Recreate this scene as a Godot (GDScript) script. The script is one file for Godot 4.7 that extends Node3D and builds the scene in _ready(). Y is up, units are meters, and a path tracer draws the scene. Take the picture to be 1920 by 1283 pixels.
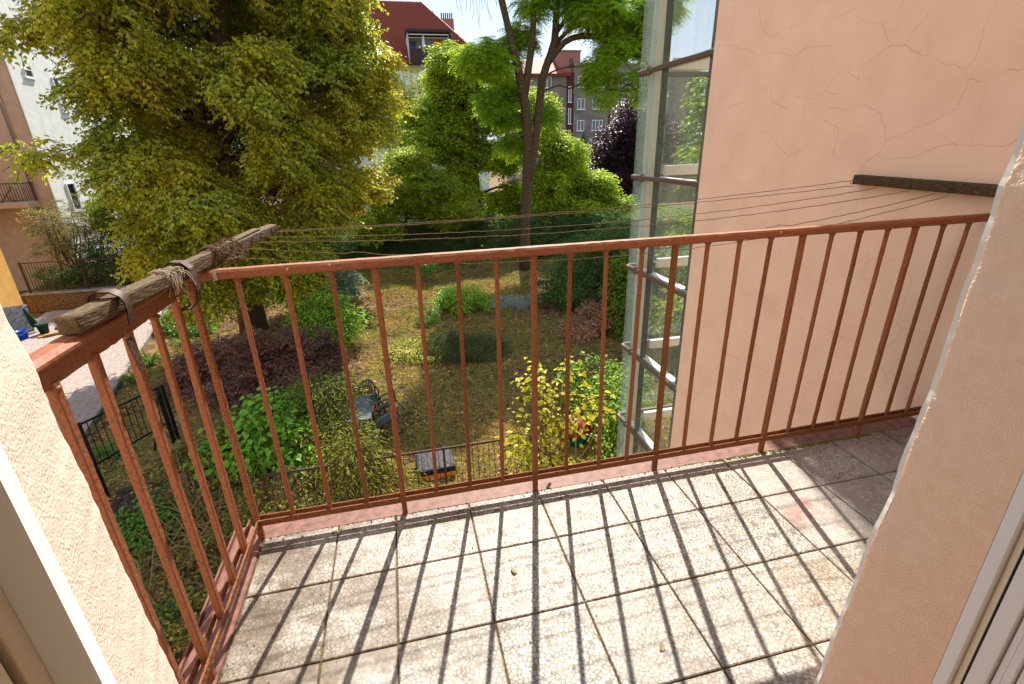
extends Node3D

const G := -6.0            # level of the garden below the balcony floor (y = 0)
const WX := 3.22           # plane of the pink wall on the right
const FZ := 1.0            # plane of the house front behind the balcony

var rng := RandomNumberGenerator.new()
var used := {}
var M := {}
var lump := FastNoiseLite.new()
var holes := []            # openings in the crown being built


func _ready() -> void:
	rng.seed = 11
	# ---- camera
	var cam := Camera3D.new()
	cam.name = "camera"
	cam.transform = Transform3D(Basis(Vector3(0.97377, -0.02587, 0.22540), Vector3(0.10666, 0.92797, -0.35702), Vector3(-0.20000, 0.37170, 0.90655)).orthonormalized(), Vector3(0.6591, 1.3946, 1.6892))
	cam.fov = 69.62
	cam.near = 0.03
	cam.far = 700.0
	add_child(cam)
	cam.current = true
	# ---- sky, exposure
	var sm := ProceduralSkyMaterial.new()
	sm.sky_top_color = Color(0.57, 0.635, 0.72)
	sm.sky_horizon_color = Color(0.75, 0.79, 0.82)
	sm.sky_curve = 0.12
	sm.ground_bottom_color = Color(0.22, 0.21, 0.16)
	sm.ground_horizon_color = Color(0.45, 0.46, 0.42)
	sm.sun_angle_max = 12.0
	var sky := Sky.new()
	sky.sky_material = sm
	var env := Environment.new()
	env.background_mode = Environment.BG_SKY
	env.sky = sky
	env.background_energy_multiplier = 1.1
	env.tonemap_mode = Environment.TONE_MAPPER_LINEAR
	env.tonemap_exposure = 2.3
	env.sdfgi_enabled = true
	env.ssao_enabled = true
	env.ssil_enabled = true
	var we := WorldEnvironment.new()
	we.name = "world_environment"
	we.environment = env
	add_child(we)
	# ---- sun: high, ahead and a little to the right
	var sun := DirectionalLight3D.new()
	sun.name = "sun"
	sun.light_energy = 1.55
	sun.light_color = Color(1.0, 0.965, 0.91)
	sun.light_angular_distance = 0.5
	sun.shadow_enabled = true
	add_child(sun)
	sun.look_at_from_position(Vector3(0.28, 1.07, -1.0) * 30.0, Vector3.ZERO)

	lump.seed = 5
	lump.frequency = 0.5
	lump.fractal_octaves = 2
	make_materials()
	make_ground()
	make_far_buildings()
	make_side_wall()
	make_glass_tower()
	make_house()
	make_balcony()
	make_railing()
	make_drying_rack()
	make_trees()
	make_garden_plants()
	make_garden_things()


# =====================================================================  naming

func numbered(called: String) -> String:
	if not used.has(called):
		used[called] = 0
		return called
	used[called] += 1
	return "%s_%03d" % [called, used[called]]


func tag(o: Node3D, label: String, category := "", group := "", kind := "") -> Node3D:
	if label: o.set_meta("label", label)
	if category: o.set_meta("category", category)
	if group: o.set_meta("group", group)
	if kind: o.set_meta("kind", kind)
	return o


func thing(called: String, label: String, category: String, at := Vector3.ZERO, turn := 0.0, group := "") -> Node3D:
	var o := Node3D.new()
	o.name = numbered(called)
	add_child(o)
	o.position = at
	o.rotation.y = turn
	tag(o, label, category, group)
	return o


func obj(called: String, st: SurfaceTool, m: Material, parent: Node = null) -> MeshInstance3D:
	st.generate_normals()
	return put(called, st.commit(), m, parent)


func put(called: String, mesh: Mesh, m: Material, parent: Node = null) -> MeshInstance3D:
	var o := MeshInstance3D.new()
	o.mesh = mesh
	o.material_override = m
	if parent == null:
		o.name = numbered(called)
		add_child(o)
	else:
		o.name = called
		parent.add_child(o, true)
	return o


# =====================================================================  shapes

func flat() -> SurfaceTool:
	var st := SurfaceTool.new()
	st.begin(Mesh.PRIMITIVE_TRIANGLES)
	st.set_smooth_group(-1)
	return st


func smooth() -> SurfaceTool:
	var st := SurfaceTool.new()
	st.begin(Mesh.PRIMITIVE_TRIANGLES)
	st.set_smooth_group(0)
	return st


func tri(st: SurfaceTool, a: Vector3, b: Vector3, c: Vector3) -> void:   # counter-clockwise seen from outside
	st.add_vertex(a); st.add_vertex(c); st.add_vertex(b)


func quad(st: SurfaceTool, a: Vector3, b: Vector3, c: Vector3, d: Vector3) -> void:
	tri(st, a, b, c)
	tri(st, a, c, d)


func box(st: SurfaceTool, c: Vector3, s: Vector3, r := Basis(), v := 0.0) -> void:
	# a box with chamfered edges of width v
	var h := s * 0.5
	if v <= 0.0:
		var p := []
		for k in 8:
			p.append(c + r * Vector3(h.x if k & 1 else -h.x, h.y if k & 2 else -h.y, h.z if k & 4 else -h.z))
		quad(st, p[4], p[5], p[7], p[6]); quad(st, p[1], p[0], p[2], p[3])
		quad(st, p[5], p[1], p[3], p[7]); quad(st, p[0], p[4], p[6], p[2])
		quad(st, p[6], p[7], p[3], p[2]); quad(st, p[0], p[1], p[5], p[4])
		return
	var f := func(sx: float, sy: float, sz: float, out: int) -> Vector3:
		var q := Vector3(sx * (h.x - (0.0 if out == 0 else v)), sy * (h.y - (0.0 if out == 1 else v)), sz * (h.z - (0.0 if out == 2 else v)))
		return c + r * q
	for s1 in [-1.0, 1.0]:
		var e: float = s1
		fit(st, [f.call(e, -1, -1, 0), f.call(e, 1, -1, 0), f.call(e, 1, 1, 0), f.call(e, -1, 1, 0)], r * Vector3(e, 0, 0))
		fit(st, [f.call(-1, e, -1, 1), f.call(1, e, -1, 1), f.call(1, e, 1, 1), f.call(-1, e, 1, 1)], r * Vector3(0, e, 0))
		fit(st, [f.call(-1, -1, e, 2), f.call(1, -1, e, 2), f.call(1, 1, e, 2), f.call(-1, 1, e, 2)], r * Vector3(0, 0, e))
		for s2 in [-1.0, 1.0]:
			var g: float = s2
			fit(st, [f.call(e, g, -1, 0), f.call(e, g, 1, 0), f.call(e, g, 1, 1), f.call(e, g, -1, 1)], r * Vector3(e, g, 0))
			fit(st, [f.call(e, -1, g, 0), f.call(e, 1, g, 0), f.call(e, 1, g, 2), f.call(e, -1, g, 2)], r * Vector3(e, 0, g))
			fit(st, [f.call(-1, e, g, 1), f.call(1, e, g, 1), f.call(1, e, g, 2), f.call(-1, e, g, 2)], r * Vector3(0, e, g))
			for s3 in [-1.0, 1.0]:
				var k: float = s3
				fit(st, [f.call(e, g, k, 0), f.call(e, g, k, 1), f.call(e, g, k, 2)], r * Vector3(e, g, k))


func fit(st: SurfaceTool, p: Array, n: Vector3) -> void:   # a convex face turned to look along n
	var m: Vector3 = (p[1] - p[0]).cross(p[2] - p[0])
	if m.dot(n) < 0.0:
		p.reverse()
	for k in range(1, p.size() - 1):
		tri(st, p[0], p[k], p[k + 1])


func along(a: Vector3, b: Vector3, up := Vector3.UP) -> Basis:   # z runs from a to b
	var z := (b - a).normalized()
	if absf(z.dot(up)) > 0.98:
		up = Vector3.RIGHT
	var x := up.cross(z).normalized()
	return Basis(x, z.cross(x), z)


func bar(st: SurfaceTool, a: Vector3, b: Vector3, w: float, h: float, v := 0.0, up := Vector3.UP) -> void:
	box(st, (a + b) * 0.5, Vector3(w, h, a.distance_to(b)), along(a, b, up), v)


func tube(st: SurfaceTool, pts: Array, radii: Array, sides := 6, caps := true, wob := 0.0) -> void:
	var rings := []
	for i in pts.size():
		var d: Vector3 = (pts[mini(i + 1, pts.size() - 1)] - pts[maxi(i - 1, 0)]).normalized()
		var b := along(Vector3.ZERO, d, Vector3(0.13, 0.05, 1.0) if absf(d.z) < 0.9 else Vector3.UP)
		var ring := []
		for k in sides:
			var a := TAU * k / sides
			var rr: float = radii[mini(i, radii.size() - 1)]
			if wob > 0.0:
				rr *= 1.0 + wob * lump.get_noise_3d(cos(a) * 3.0 + pts[i].x, pts[i].y * 1.5, sin(a) * 3.0 + pts[i].z)
			ring.append(pts[i] + (b.x * cos(a) + b.y * sin(a)) * rr)
		rings.append(ring)
	for i in rings.size() - 1:
		for k in sides:
			var k2 := (k + 1) % sides
			quad(st, rings[i][k], rings[i][k2], rings[i + 1][k2], rings[i + 1][k])
	if caps:
		for k in range(1, sides - 1):
			tri(st, rings[0][0], rings[0][k + 1], rings[0][k])
			tri(st, rings[-1][0], rings[-1][k], rings[-1][k + 1])


func curve(pts: Array, n: int) -> Array:    # a smooth line through the points
	var c := Curve3D.new()
	for i in pts.size():
		var t: Vector3 = (pts[mini(i + 1, pts.size() - 1)] - pts[maxi(i - 1, 0)]) / 6.0
		c.add_point(pts[i], -t, t)
	var out := []
	var l := c.get_baked_length()
	for i in n:
		out.append(c.sample_baked(l * i / (n - 1), true))
	return out


func lathe(st: SurfaceTool, prof: Array, at: Vector3, sides := 16, b := Basis()) -> void:   # [radius, height] pairs from bottom to top
	for i in prof.size() - 1:
		for k in sides:
			var a0 := TAU * k / sides
			var a1 := TAU * (k + 1) / sides
			var p := func(j: int, a: float) -> Vector3: return at + b * Vector3(cos(a) * prof[j][0], prof[j][1], -sin(a) * prof[j][0])
			quad(st, p.call(i, a0), p.call(i, a1), p.call(i + 1, a1), p.call(i + 1, a0))


# =====================================================================  materials

func ntex(freq: float, ramp: Array, seed_: int, size := 512, octaves := 5, kind := FastNoiseLite.TYPE_SIMPLEX_SMOOTH, ridged := false) -> NoiseTexture2D:
	var n := FastNoiseLite.new()
	n.noise_type = kind
	n.frequency = freq
	n.seed = seed_
	n.fractal_octaves = octaves
	if ridged: n.fractal_type = FastNoiseLite.FRACTAL_RIDGED
	var t := NoiseTexture2D.new()
	t.width = size
	t.height = size
	t.seamless = true
	if ramp.size():
		var g := Gradient.new()
		var offs := PackedFloat32Array()
		var cols := PackedColorArray()
		for r in ramp:
			offs.append(r[0])
			cols.append(r[1])
		g.offsets = offs
		g.colors = cols
		t.color_ramp = g
	t.noise = n
	return t


func lin(r: float, g: float, b: float) -> Color:     # real-world base colour -> sRGB
	return Color(r, g, b).linear_to_srgb()


func mat(called: String, c: Color, rough := 0.8, tex: Texture2D = null, scale := 1.0, bump: Texture2D = null, bump_cm := 0.0, world := true) -> StandardMaterial3D:
	var m := StandardMaterial3D.new()
	m.resource_name = called
	m.albedo_color = c
	m.roughness = rough
	m.metallic_specular = 0.4
	if tex: m.albedo_texture = tex
	if tex or bump:
		m.uv1_triplanar = true
		m.uv1_world_triplanar = world
		m.uv1_scale = Vector3.ONE * scale
	if bump:
		m.heightmap_enabled = true
		m.heightmap_texture = bump
		m.heightmap_scale = bump_cm
	M[called] = m
	return m


func leafmat(called: String, tint: Color, glow := 0.8, rough := 0.5) -> StandardMaterial3D:
	var m := StandardMaterial3D.new()
	m.resource_name = called
	m.vertex_color_use_as_albedo = true
	m.roughness = rough
	m.metallic_specular = 0.35
	m.cull_mode = BaseMaterial3D.CULL_DISABLED
	m.backlight_enabled = true
	m.backlight = Color(glow * tint.r, glow * tint.g, glow * tint.b).linear_to_srgb()
	M[called] = m
	return m


func make_materials() -> void:
	var fine := ntex(0.03, [], 3, 512, 5)
	var coarse := ntex(0.008, [], 4, 512, 5)
	var grit := ntex(0.09, [], 8, 512, 3)
	# painted, rusting rail
	mat("rail", Color.WHITE, 0.6, ntex(0.022, [[0.0, Color(0.29, 0.17, 0.10)], [0.22, Color(0.45, 0.275, 0.18)], [0.42, Color(0.51, 0.31, 0.205)], [0.62, Color(0.545, 0.335, 0.225)], [0.78, Color(0.52, 0.33, 0.21)], [0.88, Color(0.47, 0.38, 0.22)], [1.0, Color(0.66, 0.60, 0.46)]], 21, 1024, 6), 3.1, fine, 0.12)
	mat("rail_worn", Color.WHITE, 0.75, ntex(0.03, [[0.0, Color(0.20, 0.11, 0.06)], [0.35, Color(0.40, 0.23, 0.14)], [0.5, Color(0.47, 0.32, 0.18)], [0.62, Color(0.52, 0.28, 0.19)], [0.8, Color(0.48, 0.38, 0.20)], [1.0, Color(0.62, 0.56, 0.38)]], 29, 1024, 6), 3.7, fine, 0.2)
	mat("curb", Color.WHITE, 0.6, ntex(0.02, [[0.0, Color(0.30, 0.20, 0.165)], [0.4, Color(0.44, 0.29, 0.25)], [0.7, Color(0.465, 0.31, 0.27)], [1.0, Color(0.58, 0.47, 0.42)]], 33), 2.0, fine, 0.06)
	mat("strap", Color.WHITE, 0.6, ntex(0.02, [[0.0, Color(0.16, 0.11, 0.085)], [0.5, Color(0.27, 0.19, 0.15)], [1.0, Color(0.38, 0.265, 0.20)]], 35), 6.0, fine, 0.05)
	# weathered timber: grain stretched along the length (object z)
	var wood := mat("old_wood", Color.WHITE, 0.85, ntex(0.02, [[0.0, Color(0.15, 0.12, 0.09)], [0.3, Color(0.25, 0.205, 0.14)], [0.5, Color(0.35, 0.30, 0.21)], [0.62, Color(0.34, 0.28, 0.16)], [0.72, Color(0.38, 0.23, 0.14)], [0.85, Color(0.44, 0.40, 0.32)], [1.0, Color(0.62, 0.60, 0.52)]], 41, 1024, 6), 1.0, fine, 0.25, false)
	wood.uv1_scale = Vector3(9.0, 9.0, 1.6)
	var dwood := mat("dark_wood", Color.WHITE, 0.85, ntex(0.02, [[0.0, Color(0.12, 0.09, 0.06)], [0.4, Color(0.24, 0.19, 0.13)], [0.6, Color(0.31, 0.25, 0.16)], [0.8, Color(0.36, 0.31, 0.20)], [1.0, Color(0.48, 0.44, 0.34)]], 43, 1024, 6), 1.0, fine, 0.25, false)
	dwood.uv1_scale = Vector3(9.0, 9.0, 1.6)
	mat("rope", Color.WHITE, 0.9, ntex(0.05, [[0.0, Color(0.17, 0.13, 0.085)], [0.5, Color(0.36, 0.28, 0.19)], [1.0, Color(0.60, 0.52, 0.40)]], 45, 256), 12.0)
	mat("twine", Color.WHITE, 0.9, ntex(0.05, [[0.0, Color(0.48, 0.44, 0.38)], [1.0, Color(0.80, 0.77, 0.70)]], 46, 256), 12.0)
	mat("nail", Color(0.23, 0.17, 0.13), 0.6)
	# render and plaster
	mat("pink_render", Color.WHITE, 0.9, ntex(0.006, [[0.0, Color(0.845, 0.722, 0.63)], [0.35, Color(0.868, 0.747, 0.657)], [0.65, Color(0.878, 0.758, 0.669)], [1.0, Color(0.893, 0.777, 0.69)]], 51, 1024, 6), 0.5, grit, 0.04)
	mat("plaster", Color.WHITE, 0.92, ntex(0.012, [[0.0, Color(0.915, 0.79, 0.685)], [0.5, Color(0.93, 0.81, 0.71)], [1.0, Color(0.945, 0.83, 0.735)]], 53), 3.4, grit, 0.16)
	mat("sunlit_plaster", Color.WHITE, 0.92, ntex(0.012, [[0.0, Color(0.75, 0.695, 0.645)], [0.5, Color(0.775, 0.72, 0.672)], [1.0, Color(0.80, 0.75, 0.70)]], 54), 3.4, grit, 0.16)  # plaster copy for the left reveal; its sunlit look is in the colour
	mat("highlight_white", Color(0.90, 0.88, 0.85), 0.9)  # white of the painted sun highlight on the right door corner
	mat("white_frame", Color(0.90, 0.91, 0.92), 0.35)
	mat("cream_frame", Color(0.88, 0.85, 0.78), 0.4)
	mat("gasket", Color(0.10, 0.10, 0.10), 0.7)
	mat("room_paint", Color(0.86, 0.83, 0.76), 0.9)
	mat("parquet", Color(0.52, 0.38, 0.25), 0.5)
	mat("concrete", Color.WHITE, 0.9, ntex(0.01, [[0.0, Color(0.45, 0.43, 0.40)], [1.0, Color(0.62, 0.60, 0.56)]], 55), 0.8, fine, 0.1)
	mat("mortar", Color.WHITE, 0.95, ntex(0.03, [[0.0, Color(0.20, 0.16, 0.11)], [0.5, Color(0.33, 0.27, 0.19)], [0.8, Color(0.42, 0.36, 0.26)], [1.0, Color(0.30, 0.31, 0.14)]], 57), 2.5, fine, 0.15)
	mat("moss", Color.WHITE, 0.95, ntex(0.05, [[0.0, Color(0.20, 0.18, 0.07)], [0.5, Color(0.36, 0.36, 0.12)], [1.0, Color(0.50, 0.48, 0.20)]], 58, 256), 8.0, grit, 0.3)
	# glass tower
	var gl := mat("glass", Color(0.58, 0.70, 0.66, 0.07), 0.03)
	gl.transparency = BaseMaterial3D.TRANSPARENCY_ALPHA
	gl.metallic_specular = 0.5
	var gl2 := mat("dusty_glass", Color(0.66, 0.74, 0.70, 0.16), 0.06)
	gl2.transparency = BaseMaterial3D.TRANSPARENCY_ALPHA
	mat("window_glass", Color(0.04, 0.05, 0.06), 0.05).metallic_specular = 0.8
	mat("blue_glass", Color(0.16, 0.36, 0.55), 0.1)
	mat("tower_rail", Color(0.36, 0.31, 0.26), 0.45)
	mat("tower_column", Color(0.70, 0.75, 0.72), 0.5)
	mat("tower_white", Color(0.82, 0.84, 0.82), 0.5)
	mat("tower_dark", Color(0.20, 0.19, 0.18), 0.6)
	# far houses
	mat("white_wall", Color.WHITE, 0.9, ntex(0.01, [[0.0, Color(0.80, 0.80, 0.79)], [1.0, Color(0.89, 0.89, 0.88)]], 61), 0.3)
	mat("beige_wall", Color.WHITE, 0.9, ntex(0.01, [[0.0, Color(0.69, 0.57, 0.47)], [1.0, Color(0.75, 0.63, 0.53)]], 62), 0.3)
	mat("yellow_wall", Color.WHITE, 0.9, ntex(0.01, [[0.0, Color(0.80, 0.60, 0.31)], [1.0, Color(0.86, 0.68, 0.38)]], 63), 0.3)
	mat("grey_wall", Color.WHITE, 0.9, ntex(0.006, [[0.0, Color(0.46, 0.41, 0.39)], [1.0, Color(0.56, 0.51, 0.48)]], 64), 0.15)
	mat("red_band", Color(0.36, 0.14, 0.12), 0.8)
	mat("rose_wall", Color(0.62, 0.42, 0.37), 0.9)
	mat("roof_tile", Color.WHITE, 0.7, ntex(0.05, [[0.0, Color(0.40, 0.18, 0.13)], [0.5, Color(0.55, 0.25, 0.18)], [1.0, Color(0.64, 0.34, 0.24)]], 65), 0.25)
	mat("brown_trim", Color(0.24, 0.17, 0.14), 0.7)
	mat("slat_white", Color(0.78, 0.76, 0.74), 0.7)
	mat("red_cloth", Color(0.66, 0.08, 0.12), 0.9)
	mat("blue_cloth", Color(0.16, 0.32, 0.62), 0.9)
	mat("white_cloth", Color(0.85, 0.85, 0.86), 0.9)
	mat("pipe", Color(0.48, 0.40, 0.34), 0.5)
	mat("brick", Color.WHITE, 0.9, ntex(0.02, [[0.0, Color(0.36, 0.27, 0.19)], [0.5, Color(0.50, 0.39, 0.28)], [1.0, Color(0.62, 0.50, 0.37)]], 66), 0.7, fine, 0.3)
	# garden
	mat("soil", Color.WHITE, 0.95, ntex(0.012, [[0.0, Color(0.19, 0.14, 0.08)], [0.3, Color(0.30, 0.23, 0.13)], [0.5, Color(0.40, 0.31, 0.17)], [0.7, Color(0.47, 0.38, 0.21)], [1.0, Color(0.40, 0.37, 0.17)]], 71, 1024, 6), 0.13, fine, 1.5)
	mat("paver_grey", Color.WHITE, 0.9, ntex(0.02, [[0.0, Color(0.50, 0.46, 0.44)], [0.5, Color(0.60, 0.55, 0.53)], [1.0, Color(0.68, 0.63, 0.61)]], 72), 0.6, fine, 0.1)
	mat("paver_warm", Color.WHITE, 0.9, ntex(0.02, [[0.0, Color(0.50, 0.42, 0.38)], [0.5, Color(0.60, 0.51, 0.47)], [1.0, Color(0.68, 0.60, 0.56)]], 73), 0.6, fine, 0.1)
	mat("paver_joint", Color(0.25, 0.22, 0.19), 0.95)
	mat("bark", Color.WHITE, 0.95, ntex(0.02, [[0.0, Color(0.17, 0.13, 0.09)], [0.5, Color(0.35, 0.28, 0.20)], [1.0, Color(0.50, 0.42, 0.32)]], 75, 512, 5), 0.7, fine, 3.0).uv1_scale = Vector3(1.6, 0.5, 1.6)
	mat("dark_bark", Color.WHITE, 0.95, ntex(0.02, [[0.0, Color(0.10, 0.08, 0.06)], [0.5, Color(0.20, 0.165, 0.12)], [1.0, Color(0.30, 0.26, 0.20)]], 76, 512, 5), 0.7, fine, 3.0).uv1_scale = Vector3(1.6, 0.5, 1.6)
	mat("twig", Color(0.50, 0.42, 0.28), 0.9)
	mat("iron", Color(0.055, 0.055, 0.06), 0.45)
	mat("rusty_iron", Color(0.26, 0.18, 0.13), 0.7)
	mat("chair_green", Color(0.20, 0.24, 0.23), 0.4)
	mat("chair_grey", Color(0.34, 0.37, 0.38), 0.4)
	mat("table_white", Color(0.38, 0.41, 0.42), 0.6)
	mat("tarp", Color.WHITE, 0.6, ntex(0.02, [[0.0, Color(0.04, 0.05, 0.08)], [1.0, Color(0.11, 0.125, 0.19)]], 77, 256), 2.0, coarse, 2.0)
	mat("orange_board", Color(0.80, 0.48, 0.13), 0.6)
	mat("red_plastic", Color(0.50, 0.03, 0.10), 0.5)
	mat("teal_plastic", Color(0.05, 0.38, 0.38), 0.4)
	mat("blue_plastic", Color(0.08, 0.26, 0.75), 0.4)
	mat("green_cloth", Color(0.03, 0.20, 0.13), 0.8)
	mat("green_wire", Color(0.10, 0.20, 0.18), 0.6)
	mat("silver_foil", Color(0.80, 0.82, 0.86), 0.35, ntex(0.03, [[0.0, Color(0.5, 0.52, 0.55)], [1.0, Color(0.9, 0.92, 0.95)]], 78, 256), 2.0, coarse, 3.0)
	mat("plank", Color(0.62, 0.45, 0.25), 0.7)
	mat("hatch", Color.WHITE, 0.85, ntex(0.02, [[0.0, Color(0.15, 0.11, 0.09)], [1.0, Color(0.27, 0.20, 0.16)]], 79, 256), 1.0, fine, 0.4)
	# foliage (vertex colours carry the leaf colours)
	leafmat("leaf", Color(1.0, 1.0, 0.55), 0.95)
	leafmat("leaf_glossy", Color(0.9, 1.0, 0.5), 0.7, 0.35)
	leafmat("leaf_dark", Color(0.8, 1.0, 0.6), 0.55, 0.75).metallic_specular = 0.2
	leafmat("leaf_purple", Color(1.0, 0.45, 0.55), 0.5, 0.35)
	leafmat("grass", Color(1.0, 1.0, 0.5), 0.7, 0.6)
	leafmat("litter", Color(1.0, 0.8, 0.5), 0.3, 0.8)


# =====================================================================  foliage

class Leaves:
	var v := PackedVector3Array()
	var n := PackedVector3Array()
	var c := PackedColorArray()

	func t(a: Vector3, b: Vector3, d: Vector3, nn: Vector3, col: Color) -> void:
		v.append(a); v.append(d); v.append(b)
		n.append(nn); n.append(nn); n.append(nn)
		c.append(col); c.append(col); c.append(col)

	# shape 0 broad heart, 1 narrow, 2 lobed
	func leaf(p: Vector3, d: Vector3, up: Vector3, l: float, w: float, col: Color, shape := 0, fold := 0.25) -> void:
		d = d.normalized()
		var s := d.cross(up).normalized()
		if s.length() < 0.5: s = Vector3.RIGHT
		var nn := s.cross(d).normalized()
		var tip := p + d * l - nn * l * 0.14
		for e in [-1.0, 1.0]:
			var side: Vector3 = s * e
			var face: Vector3 = (nn + side * -fold).normalized()
			var q := func(x: float, y: float) -> Vector3: return p + d * l * x + side * w * y + nn * w * fold * y
			var out := []
			if shape == 0: out = [q.call(-0.06, 0.26), q.call(0.25, 0.5), q.call(0.62, 0.36)]
			elif shape == 1: out = [q.call(0.42, 0.5)]
			else: out = [q.call(0.0, 0.42), q.call(0.22, 0.2), q.call(0.55, 0.55), q.call(0.6, 0.2)]
			var last := p
			out.append(tip)
			for k in out.size():
				if k > 0:
					if e > 0: t(p, last, out[k], face, col)
					else: t(p, out[k], last, face, col)
				last = out[k]

	func twig(pts: Array, r: float, col: Color) -> void:
		for i in pts.size() - 1:
			var a: Vector3 = pts[i]
			var b: Vector3 = pts[i + 1]
			var d := (b - a).normalized()
			var x := d.cross(Vector3(0.3, 0.8, 0.5)).normalized()
			var y := d.cross(x)
			for k in 3:
				var u0 := x * cos(TAU * k / 3.0) + y * sin(TAU * k / 3.0)
				var u1 := x * cos(TAU * (k + 1) / 3.0) + y * sin(TAU * (k + 1) / 3.0)
				var r1 := r * (1.0 - 0.7 * (i + 1.0) / pts.size())
				t(a + u0 * r, a + u1 * r, b + u1 * r1, (u0 + u1).normalized(), col)
				t(a + u0 * r, b + u1 * r1, b + u0 * r1, (u0 + u1).normalized(), col)

	func mesh() -> ArrayMesh:
		var a := []
		a.resize(Mesh.ARRAY_MAX)
		a[Mesh.ARRAY_VERTEX] = v
		a[Mesh.ARRAY_NORMAL] = n
		a[Mesh.ARRAY_COLOR] = c
		var m := ArrayMesh.new()
		m.add_surface_from_arrays(Mesh.PRIMITIVE_TRIANGLES, a)
		return m


func pick(a: Color, b: Color) -> Color:
	var k := rng.randf()
	var s := rng.randf_range(0.78, 1.22) * 1.75
	s *= 1.12
	return Color((a.r + (b.r - a.r) * k) * s, (a.g + (b.g - a.g) * k) * s, (a.b + (b.b - a.b) * k) * s)


# a twig along +x with n leaves; y is up
func sprig(n: int, length: float, ll: float, lw: float, ca: Color, cb: Color, shape := 0, droop := 0.35, bracts := 0, spread := 0.25) -> ArrayMesh:
	var L := Leaves.new()
	for br in 3:
		var yaw := (br - 1) * 0.75 + rng.randf_range(-0.15, 0.15)
		var f := 1.0 if br == 1 else 0.72
		var dir := Vector3(cos(yaw), rng.randf_range(-0.1, 0.25), sin(yaw))
		var at := func(t: float) -> Vector3: return dir * length * f * t + Vector3(0, -droop * length * f * t * t, 0)
		L.twig([at.call(0.0), at.call(0.5), at.call(1.0)], 0.006 * length / 0.5 + 0.002, Color(0.09, 0.07, 0.04))
		var nn := int(n * f / 2.4)
		for i in nn:
			var t := (i + 0.7) / nn
			var side := 1.0 if i % 2 == 0 else -1.0
			var p: Vector3 = at.call(t)
			var d := Vector3(cos(yaw) * 0.6 - sin(yaw) * side * 0.8, -0.25 - droop * rng.randf_range(0.2, 1.5), sin(yaw) * 0.6 + cos(yaw) * side * 0.8)
			p += Vector3(rng.randf_range(-1, 1), rng.randf_range(-1, 1), rng.randf_range(-1, 1)) * spread * ll
			var up := Vector3(rng.randf_range(-0.5, 0.5), 1.0, rng.randf_range(-0.5, 0.5))
			var k := rng.randf_range(0.75, 1.2)
			L.leaf(p + d.normalized() * ll * 0.25, d, up, ll * k, lw * k, pick(ca, cb), shape)
		for i in bracts:
			var p: Vector3 = at.call(rng.randf_range(0.2, 1.0))
			L.leaf(p, Vector3(rng.randf_range(-0.5, 0.5), -1.0, rng.randf_range(-0.5, 0.5)), Vector3(rng.randf(), 0.2, rng.randf()), 0.11, 0.025, pick(Color(0.34, 0.31, 0.12), Color(0.28, 0.27, 0.10)), 1)
	return L.mesh()


# several feather-like leaves from one tip
func pinnate(n: int, length: float, pairs: int, ll: float, lw: float, ca: Color, cb: Color) -> ArrayMesh:
	var L := Leaves.new()
	for i in n:
		var yaw := TAU * i / n * 0.62 - 1.0 + rng.randf_range(-0.2, 0.2)
		var dir := Vector3(cos(yaw), rng.randf_range(-0.1, 0.5), sin(yaw)).normalized()
		var at := func(t: float) -> Vector3: return dir * length * t + Vector3(0, -0.5 * length * t * t, 0)
		L.twig([at.call(0.0), at.call(0.5), at.call(1.0)], 0.007, Color(0.12, 0.12, 0.04))
		for k in pairs:
			var t := 0.2 + 0.8 * k / (pairs - 1.0)
			for s in [-1.0, 1.0]:
				var d := Vector3(-sin(yaw) * s + 0.5 * cos(yaw), -0.45, cos(yaw) * s + 0.5 * sin(yaw))
				L.leaf(at.call(t), d, Vector3(rng.randf_range(-0.4, 0.4), 1, rng.randf_range(-0.4, 0.4)), ll * rng.randf_range(0.8, 1.1), lw, pick(ca, cb), 1)
	return L.mesh()


func copies(called: String, parent: Node, mesh: Mesh, m: Material, buf: PackedFloat32Array, kind := "") -> MultiMeshInstance3D:
	var mm := MultiMesh.new()
	mm.transform_format = MultiMesh.TRANSFORM_3D
	mm.use_colors = true
	mm.mesh = mesh
	mm.instance_count = buf.size() / 16
	mm.buffer = buf
	var o := MultiMeshInstance3D.new()
	o.multimesh = mm
	o.material_override = m
	if parent == null:
		o.name = numbered(called)
		add_child(o)
	else:
		o.name = called
		parent.add_child(o, true)
	if kind: o.set_meta("kind", kind)
	return o


func add(buf: PackedFloat32Array, b: Basis, p: Vector3, c: Color) -> void:
	buf.append_array(PackedFloat32Array([b.x.x, b.y.x, b.z.x, p.x, b.x.y, b.y.y, b.z.y, p.y, b.x.z, b.y.z, b.z.z, p.z, c.r, c.g, c.b, 1.0]))


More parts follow.
